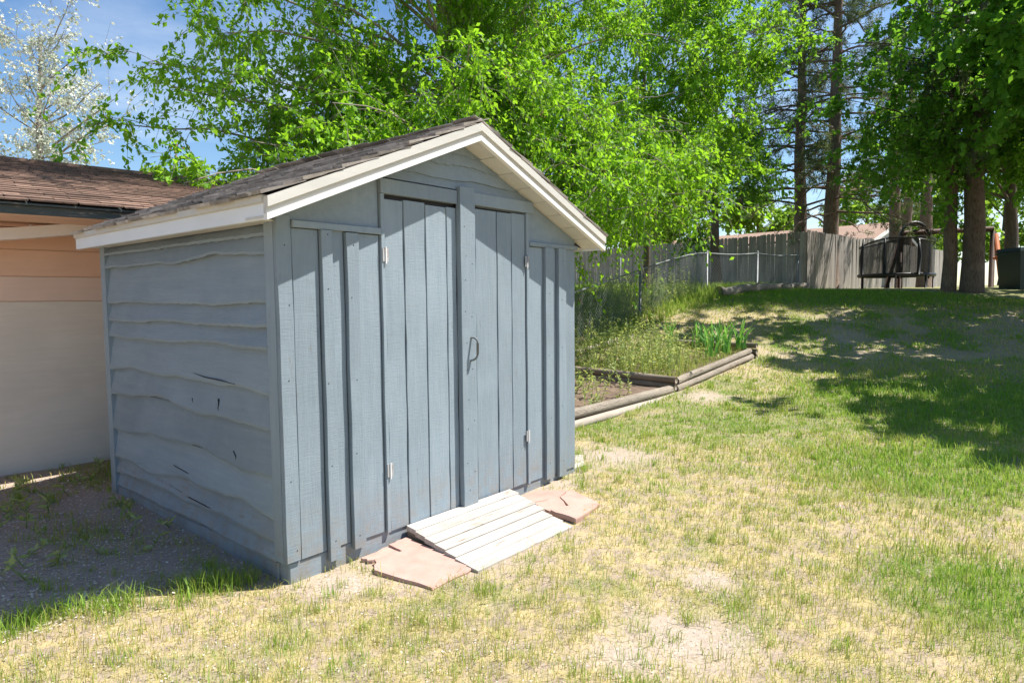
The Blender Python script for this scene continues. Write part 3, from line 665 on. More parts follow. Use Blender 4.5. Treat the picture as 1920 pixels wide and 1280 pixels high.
# ------------------------------------------------------------------ leaves
def leaf_quads(P, A, ln, wd, nb=.5, fold=.25):
    """P base points, A leaf axis (unit) -> 4-vertex folded leaves"""
    n = len(P); Nn = rng.normal(0, 1, (n, 3)) + np.array([0, 0, nb * 2]); S = np.cross(A, Nn); S /= np.linalg.norm(S, axis=1)[:, None] + 1e-9
    U = np.cross(S, A); ln = ln[:, None]; wd = wd[:, None]
    V = np.stack([P, P + A * ln * .45 + S * wd * .5 + U * wd * fold, P + A * ln, P + A * ln * .45 - S * wd * .5 + U * wd * fold], 1).reshape(-1, 3)
    return V, np.arange(4 * n).reshape(-1, 4)
def unit(a): return a / (np.linalg.norm(a, axis=-1, keepdims=True) + 1e-9)
def tree(name, label, base, top, r0, center, rad, nl, ns, ntw, nlf, leaf, lsize, mats, group, seed, extra=(), lean=.25, droop=.35, twl=.5, low=.15, stems=None, seeds=0, bias=None, zmin=None, zkeep=.2):
    global rng
    rng = np.random.default_rng(seed); base = np.array(base, float); center = np.array(center, float); rad = np.array(rad, float)
    T = thing(name, base, label, 'tree', group); tb = Tubes(); lim = Tubes()
    top = np.array(top, float); n = 12; tt = np.linspace(0, 1, n)[:, None]
    trunk = base * (1 - tt) + top * tt + np.cumsum(rng.normal(0, .035, (n, 3)) * [1, 1, 0], 0); trunk[0] = base - [0, 0, .15]
    tb.add(trunk, r0 * (1.18 - .95 * tt[:, 0] ** .9) * np.where(tt[:, 0] < .02, 1.35, 1), 9)
    ends = []
    for k in range(nl):
        d = unit(rng.normal(0, 1, 3)); rr = rng.uniform(.45, 1) ** .5
        if bias is not None and rng.random() < .5: d = unit(d + np.array(bias))
        ends.append(center + d * rad * rr)
    ends += [np.array(e) for e in extra]
    P_all, A_all, tone = [], [], []
    for e in ends:
        f = np.clip((e[2] - .35 * np.hypot(*(e - center)[:2]) - base[2]) / (top[2] - base[2] + 1e-6), low, .92); st = np.array([np.interp(f, tt[:, 0], trunk[:, q]) for q in range(3)])
        L_ = np.linalg.norm(e - st); mid = (st + e) / 2 + np.array([0, 0, L_ * lean]) + rng.normal(0, .08 * L_, 3)
        lp = bez(st, mid, e, 9); lp += np.cumsum(rng.normal(0, .012 * L_, (9, 3)), 0) * np.linspace(0, 1, 9)[:, None]
        rl = max(.012, r0 * .26 * min(1, L_ / 4)); lim.add(lp, np.linspace(rl, .007, 9), 5, False)
        for s in range(ns):
            u = rng.uniform(.25, 1); q = np.array([np.interp(u, np.linspace(0, 1, 9), lp[:, c]) for c in range(3)])
            d = unit(unit(e - st) * .5 + rng.normal(0, .75, 3) + np.array([0, 0, -.1])); sl_ = rng.uniform(.5, 1.25) * (.6 + .1 * L_)
            sp = bez(q, q + d * sl_ * .55 + [0, 0, .08 * sl_], q + d * sl_ - [0, 0, droop * sl_], 5); sp[1:] += np.cumsum(rng.normal(0, .035 * sl_, (4, 3)), 0); lim.add(sp, np.linspace(max(.0055, rl * .4 * (1 - .85 * u)), .003, 5), 3, False)
            for w_ in range(ntw):
                u = rng.uniform(.15, 1); q2 = np.array([np.interp(u, np.linspace(0, 1, 5), sp[:, c]) for c in range(3)])
                d2 = unit(d * .5 + rng.normal(0, .8, 3) + np.array([0, 0, -.25])); tl = twl * rng.uniform(.5, 1.3)
                tp = bez(q2, q2 + d2 * tl * .5 + [0, 0, .05], q2 + d2 * tl - [0, 0, tl * droop * 1.2], 4); lim.add(tp[[0, 1, 3]], np.linspace(.0045, .002, 3), 3, False)
                k = rng.poisson(nlf); uu = rng.uniform(.1, 1.05, k)
                pts = np.stack([np.interp(uu, np.linspace(0, 1, 4), tp[:, c]) for c in range(3)], -1) + rng.normal(0, .03, (k, 3))
                ax = unit(d2[None] * .6 + rng.normal(0, .6, (k, 3)) + np.array([0, 0, -.55])); P_all.append(pts); A_all.append(ax)
                tone.append(np.clip(rng.normal(.5, .27, k) + rng.normal(0, .12), 0, 1))
    tb.build('trunk', mats[0], T); lim.build('limbs', mats[0] if len(mats) < 3 else mats[2], T)
    P = np.concatenate(P_all); A = np.concatenate(A_all); tn = np.concatenate(tone)
    if zmin is not None:   # thin the low fringe of the crown to a light hanging spray
        kp = (P[:, 2] > zmin + rng.normal(0, .25, len(P))) | (rng.random(len(P)) < zkeep); P, A, tn = P[kp], A[kp], tn[kp]
    ls = lsize[0] * rng.uniform(.5, 1.4, len(P)); V, F = leaf_quads(P, A, ls, ls * lsize[1]); mesh('crown', V, F, mats[1], T, attr=tn)
    if seeds:
        ii = rng.choice(len(P), seeds); Ps = np.repeat(P[ii], 7, 0) + rng.normal(0, .035, (seeds * 7, 3)); As = unit(rng.normal(0, 1, Ps.shape)); ls = np.full(len(Ps), .03)
        V, F = leaf_quads(Ps, As, ls, ls * .9); mesh('seed_clusters', V, F, L_seed, T, attr=rng.random(len(Ps)))
    return T
def gnd(p, dz=0): return np.array([p[0], p[1], float(gz0(p[0], p[1])) + dz])
EL_ = (M_bark, L_elm, M_lbark); g1 = 'leafy elms behind the shed'
b = gnd(at(858, 300, 11.0)); c = at(700, 60, 10.5)
tree('elm_tree', 'tall elm with the thickest trunk behind the shed and branches over the peach roof', b, b + [.3, .2, 8.5], .14, c, (3.6, 3.2, 3.4), 24, 11, 8, 21, L_elm, (.088, .5), EL_, g1, 11,
     extra=[at(275, 110, 8.6), at(240, 260, 8.2), at(400, 55, 8.8), at(330, 180, 8.0), at(300, 300, 7.2), at(450, 240, 8.0), at(560, 300, 7.6), at(480, 120, 8.5), at(640, 200, 8), at(600, 60, 9), at(380, 320, 7.6), at(720, 260, 8.5), at(520, 200, 9.5), at(800, 180, 9), at(660, 120, 10), (2.0, 3.0, 8.0), (1.3, 3.8, 7.6), (2.8, 3.6, 8.2), (1.6, 2.4, 8.0), (.8, 4.6, 7.4), (2.4, 4.6, 8.0), (.4, 3.6, 7.2)], seeds=120)
b = gnd(at(921, 300, 12.6)); c = at(930, 80, 12.4)
tree('elm_tree', 'slender elm with a straight thin trunk above the shed ridge', b, b + [.1, .3, 8.5], .09, c, (2.7, 2.7, 3.6), 26, 11, 8, 19, L_elm, (.086, .5), EL_, g1, 12, extra=[at(900, 210, 10.5), at(1000, 230, 11), at(820, 120, 11), at(960, 150, 11)], seeds=40)
b = gnd(at(972, 300, 12.0)); c = at(1080, 90, 11.8)
tree('elm_tree', 'forked elm just right of the shed peak with a low hanging spray of leaves', b, b + [-.2, .1, 8.], .11, c, (2.8, 2.8, 3.4), 26, 10, 8, 21, L_elm, (.087, .5), EL_, g1, 13,
     extra=[at(1235, 415, 9.2), at(1130, 370, 9.2), at(1290, 370, 9.8), at(1080, 290, 9.5), at(1180, 320, 10), at(1250, 290, 10.4), at(1330, 300, 11)], seeds=200, zmin=2.4, zkeep=.5)
b = gnd(at(1212, 400, 18.)); c = at(1230, 110, 14.6)
tree('elm_tree', 'bright green elm with a rounded outline between the other elms and the pines', b, b + [-.6, -.5, 9], .09, c, (2.7, 2.9, 3.7), 26, 10, 8, 21, L_elm, (.096, .54), EL_, g1, 14, extra=[at(1430, 60, 13), at(1480, 90, 13.2), at(1530, 40, 13.4), at(1420, 130, 13.4), at(1340, 160, 13), at(1370, 250, 13), at(1330, 320, 13), at(1250, 350, 13), at(1390, 60, 13.5)], zmin=3.2, zkeep=.2)
b = gnd(at(1345, 430, 21)); c = at(1330, 330, 21)
tree('elm_tree', 'smaller shaded tree whose trunk rises just behind the picket fence', b, b + [.1, .1, 7], .15, c, (2.6, 2.6, 2.4), 18, 8, 6, 14, L_maple, (.11, .6), (M_bark, L_maple), g1, 15)
# silver poplar behind the peach house
b = gnd(at(70, 300, 19)); c = at(60, 215, 18.5)
tree('silver_poplar', 'pale silvery poplar with upright limbs behind the brown roof', b, b + [.2, .2, 7.5], .17, c, (2.3, 2.3, 1.7), 15, 6, 6, 8, L_silver, (.085, .8), (M_lbark, L_silver), None, 21, lean=.02, droop=-.25, twl=.45,
     extra=[at(130, 12, 18), at(120, 60, 18), at(60, 90, 18), at(10, 60, 18), at(175, 90, 18), at(190, 160, 18), at(215, 190, 17.5), at(20, 160, 17), at(110, 160, 17), at(225, 235, 18)])
# maples (right side and beyond the frame, they shade the lawn)
g2 = 'broad maples shading the bank'
b = gnd(at(1897, 500, 18.6)); c = at(1780, 130, 17.0)
tree('maple_tree', 'dark green maple with twin trunks beside the green bin', b, b + [.1, -.1, 8.5], .17, c, (3.4, 3.2, 2.3), 24, 9, 7, 15, L_maple, (.115, .8), (M_bark, L_maple), g2, 31, lean=.12, extra=[at(1530, 130, 16.5), at(1560, 190, 16), at(1620, 290, 16.5), at(1690, 300, 16), at(1860, 290, 16), at(1720, 240, 15.5), at(1640, 180, 15.5), at(1900, 230, 15), at(1580, 240, 17), at(1660, 90, 16), at(1590, 80, 16)])
b = gnd(at(2230, 480, 13.5)); c = b + np.array([0, 0, 6.3])
tree('maple_tree', 'dark maple whose outer leaves hang before the crest pines', b, b + [0, 0, 8.5], .2, c, (3.9, 3.9, 2.6), 30, 9, 7, 15, L_maple, (.15, .85), (M_bark, L_maple), g2, 32, lean=.12, extra=[at(1900, 60, 13), at(1880, 150, 13.2), at(1800, 30, 13.5), at(1720, 10, 13.5), at(1850, -60, 13.5), at(1750, -90, 13.5), at(1650, -50, 14), at(1900, -30, 12.5), at(1780, -150, 13), at(1680, -140, 13.5)])
b = gnd((11.4, -6.2)); c = b + np.array([-.2, .2, 6.4])
tree('maple_tree', 'maple that shades the lawn beside the shed', b, b + [0, 0, 9], .2, c, (3.3, 3.3, 2.2), 30, 9, 6, 15, L_maple, (.185, .85), (M_bark, L_maple), g2, 33, lean=.12)
b = gnd(at(2330, 480, 17.)); c = b + np.array([0, 0, 6.8])
tree('maple_tree', 'maple that shades the top of the grassy bank', b, b + [0, 0, 9.5], .22, c, (4.2, 4.2, 2.8), 26, 9, 6, 12, L_maple, (.19, .85), (M_bark, L_maple), g2, 34, lean=.12)
b = gnd(at(2200, 480, 10.8)); c = b + np.array([0, 0, 6.0])
tree('maple_tree', 'maple with leaves overhanging the middle of the grassy bank', b, b + [0, 0, 8.5], .2, c, (3.3, 3.3, 2.0), 26, 9, 6, 14, L_maple, (.16, .85), (M_bark, L_maple), g2, 35, lean=.12)
# far background trees
g3 = 'distant trees beyond the fence'
for k, (px, d, h, lab) in enumerate([(1420, 44, 7, 'distant light green tree over the tan roof'), (1620, 46, 9, 'distant green tree behind the neighbour gable'), (1760, 40, 10, 'distant bright green tree behind the swing beam'), (1880, 44, 11, 'distant bright tree beyond the green bin'),
                                 (1990, 40, 11, 'distant bright tree at the end of the plateau'), (1240, 40, 9, 'distant green tree behind the picket fence left wing'), (1120, 38, 8, 'distant green tree beyond the chain link fence'), (330, 34, 7, 'distant dark tree behind the peach roof right end'), (225, 30, 5.2, 'small conifer like tree top over the peach roof')]):
    b = gnd(at(px, 500, d)); c = b + np.array([0, 0, h * .58])
    tree('far_tree', lab, b, b + [0, 0, h * .9], .2, c, (h * .36, h * .36, h * .42), 18, 7, 5, 14, L_far, (.26, .7), (M_bark, L_far), g3, 40 + k, twl=.8)
# pines
def pine(label, base, h, r0, seed, z0, nbr, blen, clump=17, group='tall pines along the fence', lean_=(0, 0)):
    global rng
    rng = np.random.default_rng(seed); base = np.array(base, float); T = thing('pine_tree', base, label, 'tree', group)
    n = 14; tt = np.linspace(0, 1, n); top = base + np.array([lean_[0], lean_[1], h]); P = base[None] * (1 - tt[:, None]) + top[None] * tt[:, None] + np.cumsum(rng.normal(0, .02, (n, 3)) * [1, 1, 0], 0); P[0] = base - [0, 0, .2]
    tb = Tubes(); tb.add(P, r0 * (1.05 - .75 * tt) * np.where(tt < .03, 1.1, 1), 12); tb.build('trunk', M_pbark, T)
    lim = Tubes(); PP, AA, TT = [], [], []
    for k in range(nbr):
        z = z0 + (h - z0) * (k + rng.random()) / nbr; a = k * 2.4 + rng.normal(0, .4); st = np.array([np.interp(z / h, tt, P[:, q]) for q in range(3)])
        L_ = blen * (1.05 - .6 * z / h) * rng.uniform(.6, 1.15); d = np.array([math.cos(a), math.sin(a), rng.uniform(-.25, .2)])
        lp = bez(st, st + d * L_ * .55 + [0, 0, .1 * L_], st + d * L_ - [0, 0, .12 * L_], 7) + rng.normal(0, .03, (7, 3)); lim.add(lp, np.linspace(.045, .010, 7), 5, False)
        live = z > z0 + (h - z0) * .12
        for s in range(13):
            u = rng.uniform(.25, 1); q = np.array([np.interp(u, np.linspace(0, 1, 7), lp[:, c]) for c in range(3)]); d2 = unit(d * .7 + rng.normal(0, .6, 3)); tl = rng.uniform(.25, .8)
            sp = bez(q, q + d2 * tl * .6, q + d2 * tl + [0, 0, .06], 4); lim.add(sp, np.linspace(.012, .005, 4), 3, False)
            if not live and rng.random() < .6: continue
            for c_ in (.55, .8, 1.):
                p = q * (1 - c_) + sp[-1] * c_; kk = clump; PP.append(np.repeat(p[None], kk, 0) + rng.normal(0, .04, (kk, 3))); AA.append(unit(d2[None] * .7 + rng.normal(0, .7, (kk, 3)) + [0, 0, .2])); TT.append(np.clip(rng.normal(.45, .25, kk), 0, 1))
    lim.build('limbs', M_pbark, T); Pn = np.concatenate(PP); An = np.concatenate(AA); ls = rng.uniform(.11, .2, len(Pn)); V, F = leaf_quads(Pn, An, ls, np.full(len(Pn), .02), .3, .1); mesh('needles', V, F, L_needle, T, attr=np.concatenate(TT))
pine('slim straight pine left of the fence corner', gnd(at(1500, 500, 23)), 12, .24, 51, 2.6, 60, 4.2, 17)
pine('straight pine rising right behind the fence corner', gnd(at(1557, 500, 22.)), 12, .27, 52, 2.2, 56, 3.8, 17)
pine('slimmer pine trunk of the pair on the lawn crest', gnd(at(1778, 530, 17.3)), 11, .165, 53, 3.6, 24, 2.6, lean_=(.1, .1))
pine('widest pine trunk of the pair on the lawn crest', gnd(at(1822, 530, 17.)), 12, .25, 54, 3.4, 26, 3.0)
for px, d, lab in [(1674, 27, 'thin pine trunk behind the trampoline beside the white gable'), (1698, 29, 'thin reddish pine behind the trampoline hoop'), (1732, 26, 'pine trunk behind the swing beam')]:
    pine(lab, gnd(at(px, 520, d)), 10, .26, 60 + int(d), 3.2, 18, 2.3, 15)

# ------------------------------------------------------------------ background things
b = gnd(at(1679, 530, 21.3)); tp = thing('trampoline', b, 'black round trampoline with net and hoop in front of the picket fence', 'trampoline')
ru = np.array([RT[0], RT[1], 0]) / math.hypot(RT[0], RT[1]); fu = np.array([FH[0], FH[1], 0]); zm = .42
def tpos(a, r, z): return b + ru * math.cos(a) * r + fu * math.sin(a) * r + np.array([0, 0, z])
ang = np.linspace(0, 2 * math.pi, 41)
t = Tubes(); t.add([tpos(a, 1.08, zm) for a in ang], .06, 7, False); t.build('frame_pad', M_black, tp)
V = [tpos(a, 1.05, zm + .02) for a in ang[:-1]] + [tpos(a, 1.05, zm - .005) for a in ang[:-1]]; mesh('bounce_mat', V, [tuple(range(40)), tuple(range(79, 39, -1))], M_black, tp)
for a in (math.pi, -.3, 2.2, -1.25, 1.2, -2.1): t = Tubes(); t.add([tpos(a, 1.08, -.05), tpos(a, 1.08, zm)], .03, 6); t.build('leg', M_black, tp)
ztop = lambda a: zm + 1.05 - .12 * math.cos(a * 2 + 1) + (.25 * max(0, math.cos(a)) ** 2)
for a in (math.pi, 2.2, -1.52, -2.4): t = Tubes(); t.add([tpos(a, 1.1, zm), tpos(a, 1.14, zm + .6), tpos(a, 1.08, ztop(a) + .2 * (a == math.pi))], [.05, .06, .035], 7); t.build('net_post', M_black, tp)
t = Tubes(); t.add([tpos(a, 1.08, ztop(a)) for a in ang], .028, 6, False); t.build('net_rail', M_black, tp)
fv = np.array([b[0] - CAM[0], b[1] - CAM[1], 0]); fv /= np.linalg.norm(fv); hoop = []
for u in np.linspace(0, math.pi, 15): hoop.append(b + ru * (.56 + .50 * math.cos(u)) - fv * .85 + np.array([0, 0, zm + 1.02 + .62 * math.sin(u)]))
hoop = [hoop[0] - [0, 0, 1.05]] + hoop + [hoop[-1] - [0, 0, 1.05]]
t = Tubes(); t.add(hoop, .06, 7); t.build('hoop', M_black, tp); t = Tubes(); t.add([h + fv * .22 - np.array([0, 0, .05]) for h in hoop], .045, 7); t.build('hoop', M_black, tp)
V = [tpos(a, 1.07, zm) for a in ang] + [tpos(a, 1.07, ztop(a)) for a in ang]; mesh('net', V, [(k, k + 1, 42 + k, 41 + k) for k in range(40)], M_net, tp)
b2 = gnd(at(1858, 535, 20)); sw = thing('swing_set', b2, 'wooden swing frame with dark top beam and an orange slanted leg', 'swing set')
zt_ = at(1858, 430, 20)[2]; p2 = np.array([b2[0], b2[1], zt_]); p1 = at(1690, 436, 20.8); p1[2] = zt_ - .02
def beam(name, a, c, r, mat): t = Tubes(); t.add([a, c], r, 4); return t.build(name, mat, sw, False)
beam('top_beam', p1, p2 + (p2 - p1) * .005, .085, M_swing); beam('post', b2 - [0, 0, .1], p2 - [0, 0, .05], .075, M_swing)
lg = gnd(at(1880, 535, 19.6)); beam('slanted_leg', lg - [0, 0, .1], p2 + np.array([.02, -.06, -.15]), .07, M_orange)
q1 = gnd(p1); beam('post', q1 - [0, 0, .1], p1 - [0, 0, .05], .075, M_swing); lg1 = gnd(at(1660, 535, 20.4)); beam('slanted_leg', lg1 - [0, 0, .1], p1 - np.array([0, 0, .12]), .07, M_swing)
mm_ = lambda a, c, u: a * (1 - u) + c * u
beam('cross_brace', mm_(b2, p2, .5), mm_(lg, p2, .5), .04, M_orange); beam('cross_brace', mm_(q1, p1, .5), mm_(lg1, p1, .5), .04, M_swing)
b3 = gnd(at(1925, 530, 18.)); bn = thing('green_bin', b3, 'dark green plastic garden bin beside the twin trunks', 'bin')
def binbox(name, w0, w1, z0, z1, parent): 
    V = []
    for z, w_ in ((z0, w0), (z1, w1)): V += [b3 + ru * sx_ * w_ + fu * sy_ * w_ * .8 + np.array([0, 0, z]) for sx_, sy_ in ((-1, -1), (1, -1), (1, 1), (-1, 1))]
    return mesh(name, V, CUBE_F, M_green, parent)
binbox('body', .48, .54, -.03, 1.0, bn); binbox('lid', .58, .54, 1.003, 1.10, bn); binbox('rim', .57, .57, .93, .985, bn)
for k in (-.3, 0, .3):
    V = [b3 + ru * (k + s_ * .02) - fu * (o_) + np.array([0, 0, z]) for s_, o_, z in ((-1, .385, .05), (1, .385, .05), (1, .40, .05), (-1, .40, .05), (-1, .43, .9), (1, .43, .9), (1, .45, .9), (-1, .45, .9))]; mesh('rib', V, CUBE_F, M_green, bn)
# fallen log
a, c = gnd(at(1348, 556, 16.6), .12), gnd(at(1512, 546, 18.6), .1)
n = 16; u = np.linspace(0, 1, n)[:, None]; P = a * (1 - u) + c * u; P[:, 2] = [float(gz0(p[0], p[1])) + .10 for p in P]; P += rng.normal(0, .02, P.shape)
lo = thing('fallen_log', gnd(a), 'weathered grey fallen log lying in the grass below the picket fence', 'log'); t = Tubes(); t.add(P, .15 - .07 * u[:, 0] + rng.normal(0, .008, n), 10); t.build('log_body', M_log, lo)
for k, s_ in ((5, .3), (10, .25)): t = Tubes(); t.add([P[k], P[k] + np.array([-.1, -.2, .1]) * s_ / .2], [.05, .02], 6); t.build('branch_stub', M_log, lo)
# neighbour house
nh0 = at(1662, 500, 33.); nh0[2] = float(gz0(nh0[0], nh0[1])); nhs = thing('neighbour_house', nh0, 'neighbouring house with tan roof and cream gable beyond the fence', 'house')
rd = at(1300, 425, 41.5) - at(1662, 407, 33.5); rd[2] = 0; Ln = np.linalg.norm(rd); rd /= Ln; nd = np.array([rd[1], -rd[0], 0])
if nd @ (CAM - nh0) < 0: nd = -nd
zr, ze, hw = 5.05, 4.1, 3.2
def npnt(u, v, z): return np.array([nh0[0], nh0[1], 0]) + rd * u + nd * v + np.array([0, 0, z])
V = [npnt(u, v, z) for u in (0, Ln + 3) for v, z in ((hw, 1.2), (hw, ze - .05), (0, zr - .08), (-hw, ze - .05), (-hw, 1.2))]
mesh('wall', V, [(0, 1, 2, 3, 4), (9, 8, 7, 6, 5), (0, 5, 6, 1), (4, 3, 8, 9)], M_nwall, nhs)
for sg in (1, -1):
    V = [npnt(u, sg * v, z) for u in (-.5, Ln + 3.5) for v, z in ((0, zr), (hw + .5, ze - .14), (hw + .5, ze - .26), (0, zr - .12))]; mesh('roof_slope', V, [(0, 1, 5, 4), (1, 2, 6, 5), (2, 3, 7, 6), (0, 3, 2, 1), (4, 5, 6, 7)], M_nroof, nhs)
    V = [npnt(u, sg * v, z) for u in (-.53, -.505) for v, z in ((0, zr + .01), (hw + .52, ze - .14), (hw + .52, ze - .32), (0, zr - .18))]; mesh('barge_board', V, [(0, 1, 2, 3), (7, 6, 5, 4), (0, 4, 5, 1), (1, 5, 6, 2), (2, 6, 7, 3), (3, 7, 4, 0)], M_white, nhs)
V = [npnt(u, hw + .52 + o, z) for u in (-.5, Ln + 3.5) for o, z in ((0, ze - .12), (.1, ze - .12), (.1, ze - .24), (0, ze - .24))]; mesh('gutter', V, [(0, 1, 5, 4), (1, 2, 6, 5), (2, 3, 7, 6), (3, 0, 4, 7)], M_white, nhs)
for k in range(16):   # clapboards of the gable end
    z = ze - .1 - 1.9 + k * .2; hwk = hw if z < ze - .2 else hw * (zr - z - .25) / (zr - ze)
    if hwk > .2: V = [npnt(u, v, zz) for u, zz in ((-.012, z), (-.035, z - .19)) for v in (-hwk, hwk)]; mesh('clapboard', V, [(0, 1, 3, 2)], M_nwall, nhs)

# ------------------------------------------------------------------ weeds, grass, litter
rng = np.random.default_rng(99)
def blades(n, x, y, z, h, wd, tone, name, mat, bend=.5, label=None):
    a = rng.uniform(0, 2 * math.pi, n); d = np.stack([np.cos(a), np.sin(a), np.zeros(n)], -1); a2 = a + math.pi / 2 + rng.normal(0, .5, n); s = np.stack([np.cos(a2), np.sin(a2), np.zeros(n)], -1)
    B = np.stack([x, y, z - .004], -1); k = rng.uniform(.1, 1, n)[:, None] * bend; up = np.array([0, 0, 1.])
    M1 = B + up * h[:, None] * .55 + d * h[:, None] * k * .25; T1 = B + up * h[:, None] * (1 - .25 * k) + d * h[:, None] * k; w2 = wd[:, None] * .5
    V = np.stack([B - s * w2, B + s * w2, M1 + s * w2 * .8, M1 - s * w2 * .8, T1], 1).reshape(-1, 3); o = np.arange(n)[:, None] * 5
    F = np.concatenate([np.concatenate([o, o + 1, o + 2, o + 3], 1), np.concatenate([o + 3, o + 2, o + 4, o + 4], 1)])
    # second face as quad with a repeated corner is invalid: build tips as separate triangles
    Fq = np.concatenate([o, o + 1, o + 2, o + 3], 1); Ft = np.concatenate([o + 3, o + 2, o + 4], 1)
    me = bpy.data.meshes.new(name); me.vertices.add(len(V)); me.vertices.foreach_set('co', V.astype(np.float32).ravel())
    loops = np.concatenate([Fq.ravel(), Ft.ravel()]).astype(np.int32); st = np.concatenate([np.arange(n) * 4, 4 * n + np.arange(n) * 3]).astype(np.int32)
    me.loops.add(len(loops)); me.loops.foreach_set('vertex_index', loops); me.polygons.add(2 * n); me.polygons.foreach_set('loop_start', st); me.update(calc_edges=True)
    at_ = me.attributes.new('tone', 'FLOAT', 'FACE'); at_.data.foreach_set('value', np.concatenate([tone, tone]).astype(np.float32)); me.materials.append(mat)
    return tag(new(name, me), label, 'grass', None, 'stuff')
def inside(x, y):   # footprints that carry no grass
    o = (x > -.03) & (x < 2.6) & (y > -.02) & (y < 2.4)
    o |= (x > .70 - (-y) * .1) & (x < 1.72) & (y > -.69) & (y < .02)
    o |= (x > .36) & (x < .75) & (y > -.60) & (y < .0) | (x > 1.66) & (x < 2.08) & (y > -.58) & (y < -.08)
    o |= (x > 2.7) & (x < 9.65) & (y > .95) & (y < 3.4)
    q = np.stack([x - H0[0], y - H0[1]], -1) @ HN[:2]; o |= (q < .02) & (x < 5)
    return o
n = 700000; r = 1.0 + 19 * rng.random(n) ** 1.25; a = math.atan2(FH[1], FH[0]) + rng.uniform(-.88, .88, n); x = CAM[0] + r * np.cos(a); y = CAM[1] + r * np.sin(a)
dn, gr, ba, lu, ed = fields(x, y); keep = (rng.random(n) < dn * .8) & ~inside(x, y)
x, y, r, gr, lu, ed = (v[keep] for v in (x, y, r, gr, lu, ed)); n = len(x); pass
tall = vnoise(x, y, 3.5, 21)
h = (.028 + .055 * tall * rng.random(n) + .03 * lu + .10 * ed * rng.random(n)) * rng.uniform(.6, 1.4, n); h *= np.where(rng.random(n) < .04, 1.8, 1)
tone = np.clip(gr * 1.0 + rng.normal(0, .27, n) + .27, 0, 1); wd = np.maximum(.0026, .0009 * r) * rng.uniform(.7, 1.3, n)
blades(n, x, y, gz(x, y), h, wd, tone, 'grass', L_grass, .9, 'patchy dry and green lawn grass around the shed')
# tufts
nt_ = 1700; r = 1.5 + 9 * rng.random(nt_); a = math.atan2(FH[1], FH[0]) + rng.uniform(-.85, .85, nt_); tx = CAM[0] + r * np.cos(a); ty = CAM[1] + r * np.sin(a)
k = 28; x = np.repeat(tx, k) + rng.normal(0, .025, nt_ * k); y = np.repeat(ty, k) + rng.normal(0, .025, nt_ * k); tn = np.repeat(rng.uniform(.45, 1, nt_), k); hh = np.repeat(rng.uniform(.035, .09, nt_), k)
dn, gr, ba, lu, ed = fields(x, y); keep = ~inside(x, y) & (rng.random(len(x)) > .3); x, y, tn, hh = x[keep], y[keep], tn[keep], hh[keep]
rr_ = np.hypot(x - CAM[0], y - CAM[1]); blades(len(x), x, y, gz(x, y), hh * rng.uniform(.5, 1.2, len(x)), np.maximum(.003, .0009 * rr_), np.clip(tn + rng.normal(0, .12, len(x)), 0, 1), 'grass_tufts', L_grass, .8, 'scattered green grass tufts in the bare soil')
# long green blades along the shadow edge left of the shed
n = 2200; u = rng.random(n); x = -.05 - 1.35 * u + rng.normal(0, .04, n); y = .36 - .33 * (x + .45) + rng.normal(0, .09, n) - .03; kp = (vnoise(x, y, 6, 31) > .48) & ~inside(x, y); x, y = x[kp], y[kp]; n = len(x)
blades(n, x, y, gz(x, y), rng.uniform(.03, .14, n), rng.uniform(.003, .005, n), rng.uniform(.65, 1, n), 'long_grass', L_grass, .9, 'long green grass blades along the edge of the shed shadow')
# petals and leaf litter
n = 30000; r = 1.0 + 11 * rng.random(n) ** 1.3; a = math.atan2(FH[1], FH[0]) + rng.uniform(-.88, .88, n); x = CAM[0] + r * np.cos(a); y = CAM[1] + r * np.sin(a)
kp = ~inside(x, y) & (vnoise(x, y, 1.7, 41) + .5 * vnoise(x, y, 6, 42) > .55); x, y, r = x[kp], y[kp], r[kp]; n = len(x); x = np.concatenate([x, -2. + 2.05 * rng.random(5000)]); y = np.concatenate([y, .35 + 3.0 * rng.random(5000)]); kp = ~inside(x, y); x, y = x[kp], y[kp]; n = len(x); P = np.stack([x, y, gz(x, y) + rng.uniform(.003, .014, n)], -1)
A = unit(rng.normal(0, 1, (n, 3)) * [1, 1, .22]); ls = rng.uniform(.006, .013, n) * np.where((x < .05) & (y > .3), 1.8, 1); V, F = leaf_quads(P, A, ls, ls * .7, 4, .05); o = mesh('seed_litter', V, F, L_litter, attr=rng.random(n)); tag(o, 'pale papery seeds scattered over the yard soil', 'litter', None, 'stuff')
# weeds: stalks with small leaves
def weeds(name, X, Y, Zf, hmin, hmax, label, nl=22):
    t = Tubes(); P, A = [], []
    for x, y in zip(X, Y):
        z = Zf(x, y); h = random.uniform(hmin, hmax); tip = np.array([x + random.gauss(0, .09), y + random.gauss(0, .09), z + h]); b_ = np.array([x, y, z - .03]); sp = bez(b_, (b_ + tip) / 2 + rng.normal(0, .03, 3), tip, 5); t.add(sp, np.linspace(.0055, .0025, 5), 3, False)
        k = int(nl * random.uniform(.7, 1.3)); u = rng.uniform(.05, 1, k); P.append(np.stack([np.interp(u, np.linspace(0, 1, 5), sp[:, c]) for c in range(3)], -1)); A.append(unit(rng.normal(0, 1, (k, 3)) * [1, 1, .5] + [0, 0, .55]))
    Pw, Aw = np.concatenate(P), np.concatenate(A); ls = rng.uniform(.03, .085, len(Pw)); V, F = leaf_quads(Pw, Aw, ls, ls * .28, .3, .2); V2, F2 = t.arr()
    o = mesh(name, np.concatenate([V2, V]), np.concatenate([F2, F + len(V2)]), L_weed, attr=np.concatenate([np.full(len(F2), .4), rng.random(len(F))])); tag(o, label, 'weeds', None, 'stuff')
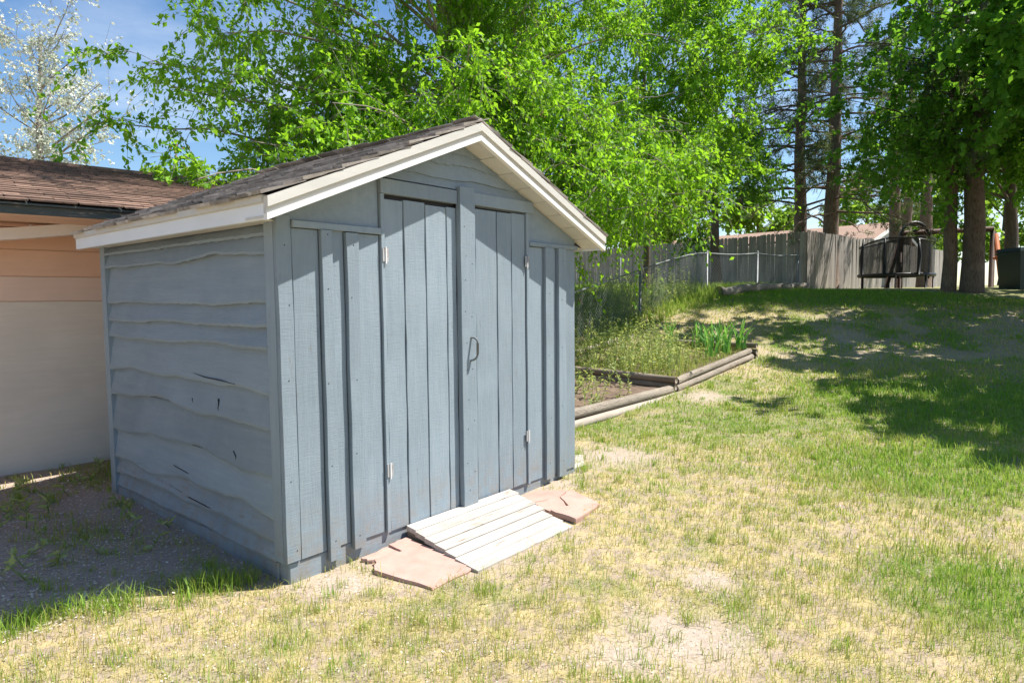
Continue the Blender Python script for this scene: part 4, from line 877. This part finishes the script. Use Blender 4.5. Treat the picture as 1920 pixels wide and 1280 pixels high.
nb = 330; X = rng.uniform(6.6, 9.3, nb); Y = 1.15 + 2.25 * rng.random(nb) ** .8; kp = ~((X > 8.5) & (Y < 2.3)); weeds('weeds', X[kp], Y[kp], lambda x, y: .18 + (x - 6.5) * .085, .28, .72, 'tall seeding weeds filling the raised bed')
X = rng.uniform(3.6, 6.3, 70); Y = rng.uniform(1.3, 2.8, 70); weeds('low_weeds', X, Y, lambda x, y: float(gz0(x, y)) + .06, .15, .42, 'feathery green weeds in the lower bed', 30)
X = rng.uniform(7, 15, 420); Y = 3.55 + (X - 7) * .09 + rng.uniform(-.1, 2.6, 420); weeds('fence_weeds', X, Y, lambda x, y: float(gz0(x, y)), .25, .7, 'overgrown weeds along the chain link fence', 24)
X = -1.2 + 1.5 * rng.random(60); Y = 1.0 + 2.2 * rng.random(60); kp = ~inside(X, Y); weeds('yard_weeds', X[kp], Y[kp], lambda x, y: float(gz(x, y)), .05, .14, 'small green weeds in the shaded dirt beside the shed', 16)
n = 19000; x = rng.uniform(6.5, 22, n); y = 3.4 + (x - 7) * .02 + 8 * rng.random(n) ** 1.4; s_ = (x - CAM[0]) * FH[0] + (y - CAM[1]) * FH[1]
blades(n, x, y, gz0(x, y), rng.uniform(.1, .32, n), np.maximum(.006, .001 * s_), rng.uniform(.6, 1, n), 'tall_grass', L_grass, .6, 'tall green grass behind the chain link fence')
n = 5000; x = rng.uniform(6.6, 9.5, n); y = rng.uniform(1.12, 3.35, n); blades(n, x, y, .19 + (x - 6.5) * .085, rng.uniform(.04, .2, n), np.full(n, .006), np.clip(rng.normal(.55, .3, n), 0, 1), 'bed_grass', L_grass, .8, 'mixed dry and green grass inside the raised bed')

n = 130000; r = 1.0 + 8 * rng.random(n) ** 1.2; a = math.atan2(FH[1], FH[0]) + rng.uniform(-.88, .88, n); x = CAM[0] + r * np.cos(a); y = CAM[1] + r * np.sin(a)
dn, gr, ba, lu, ed = fields(x, y); kp = (rng.random(n) < dn) & ~inside(x, y); x, y, r = x[kp], y[kp], r[kp]; n = len(x)
blades(n, x, y, gz(x, y) + .003, rng.uniform(.006, .018, n), np.maximum(.0026, .0008 * r), np.clip(rng.normal(.0, .16, n), 0, 1), 'dry_thatch', L_grass, 4.0, 'matted dry straw thatch between the lawn grass')
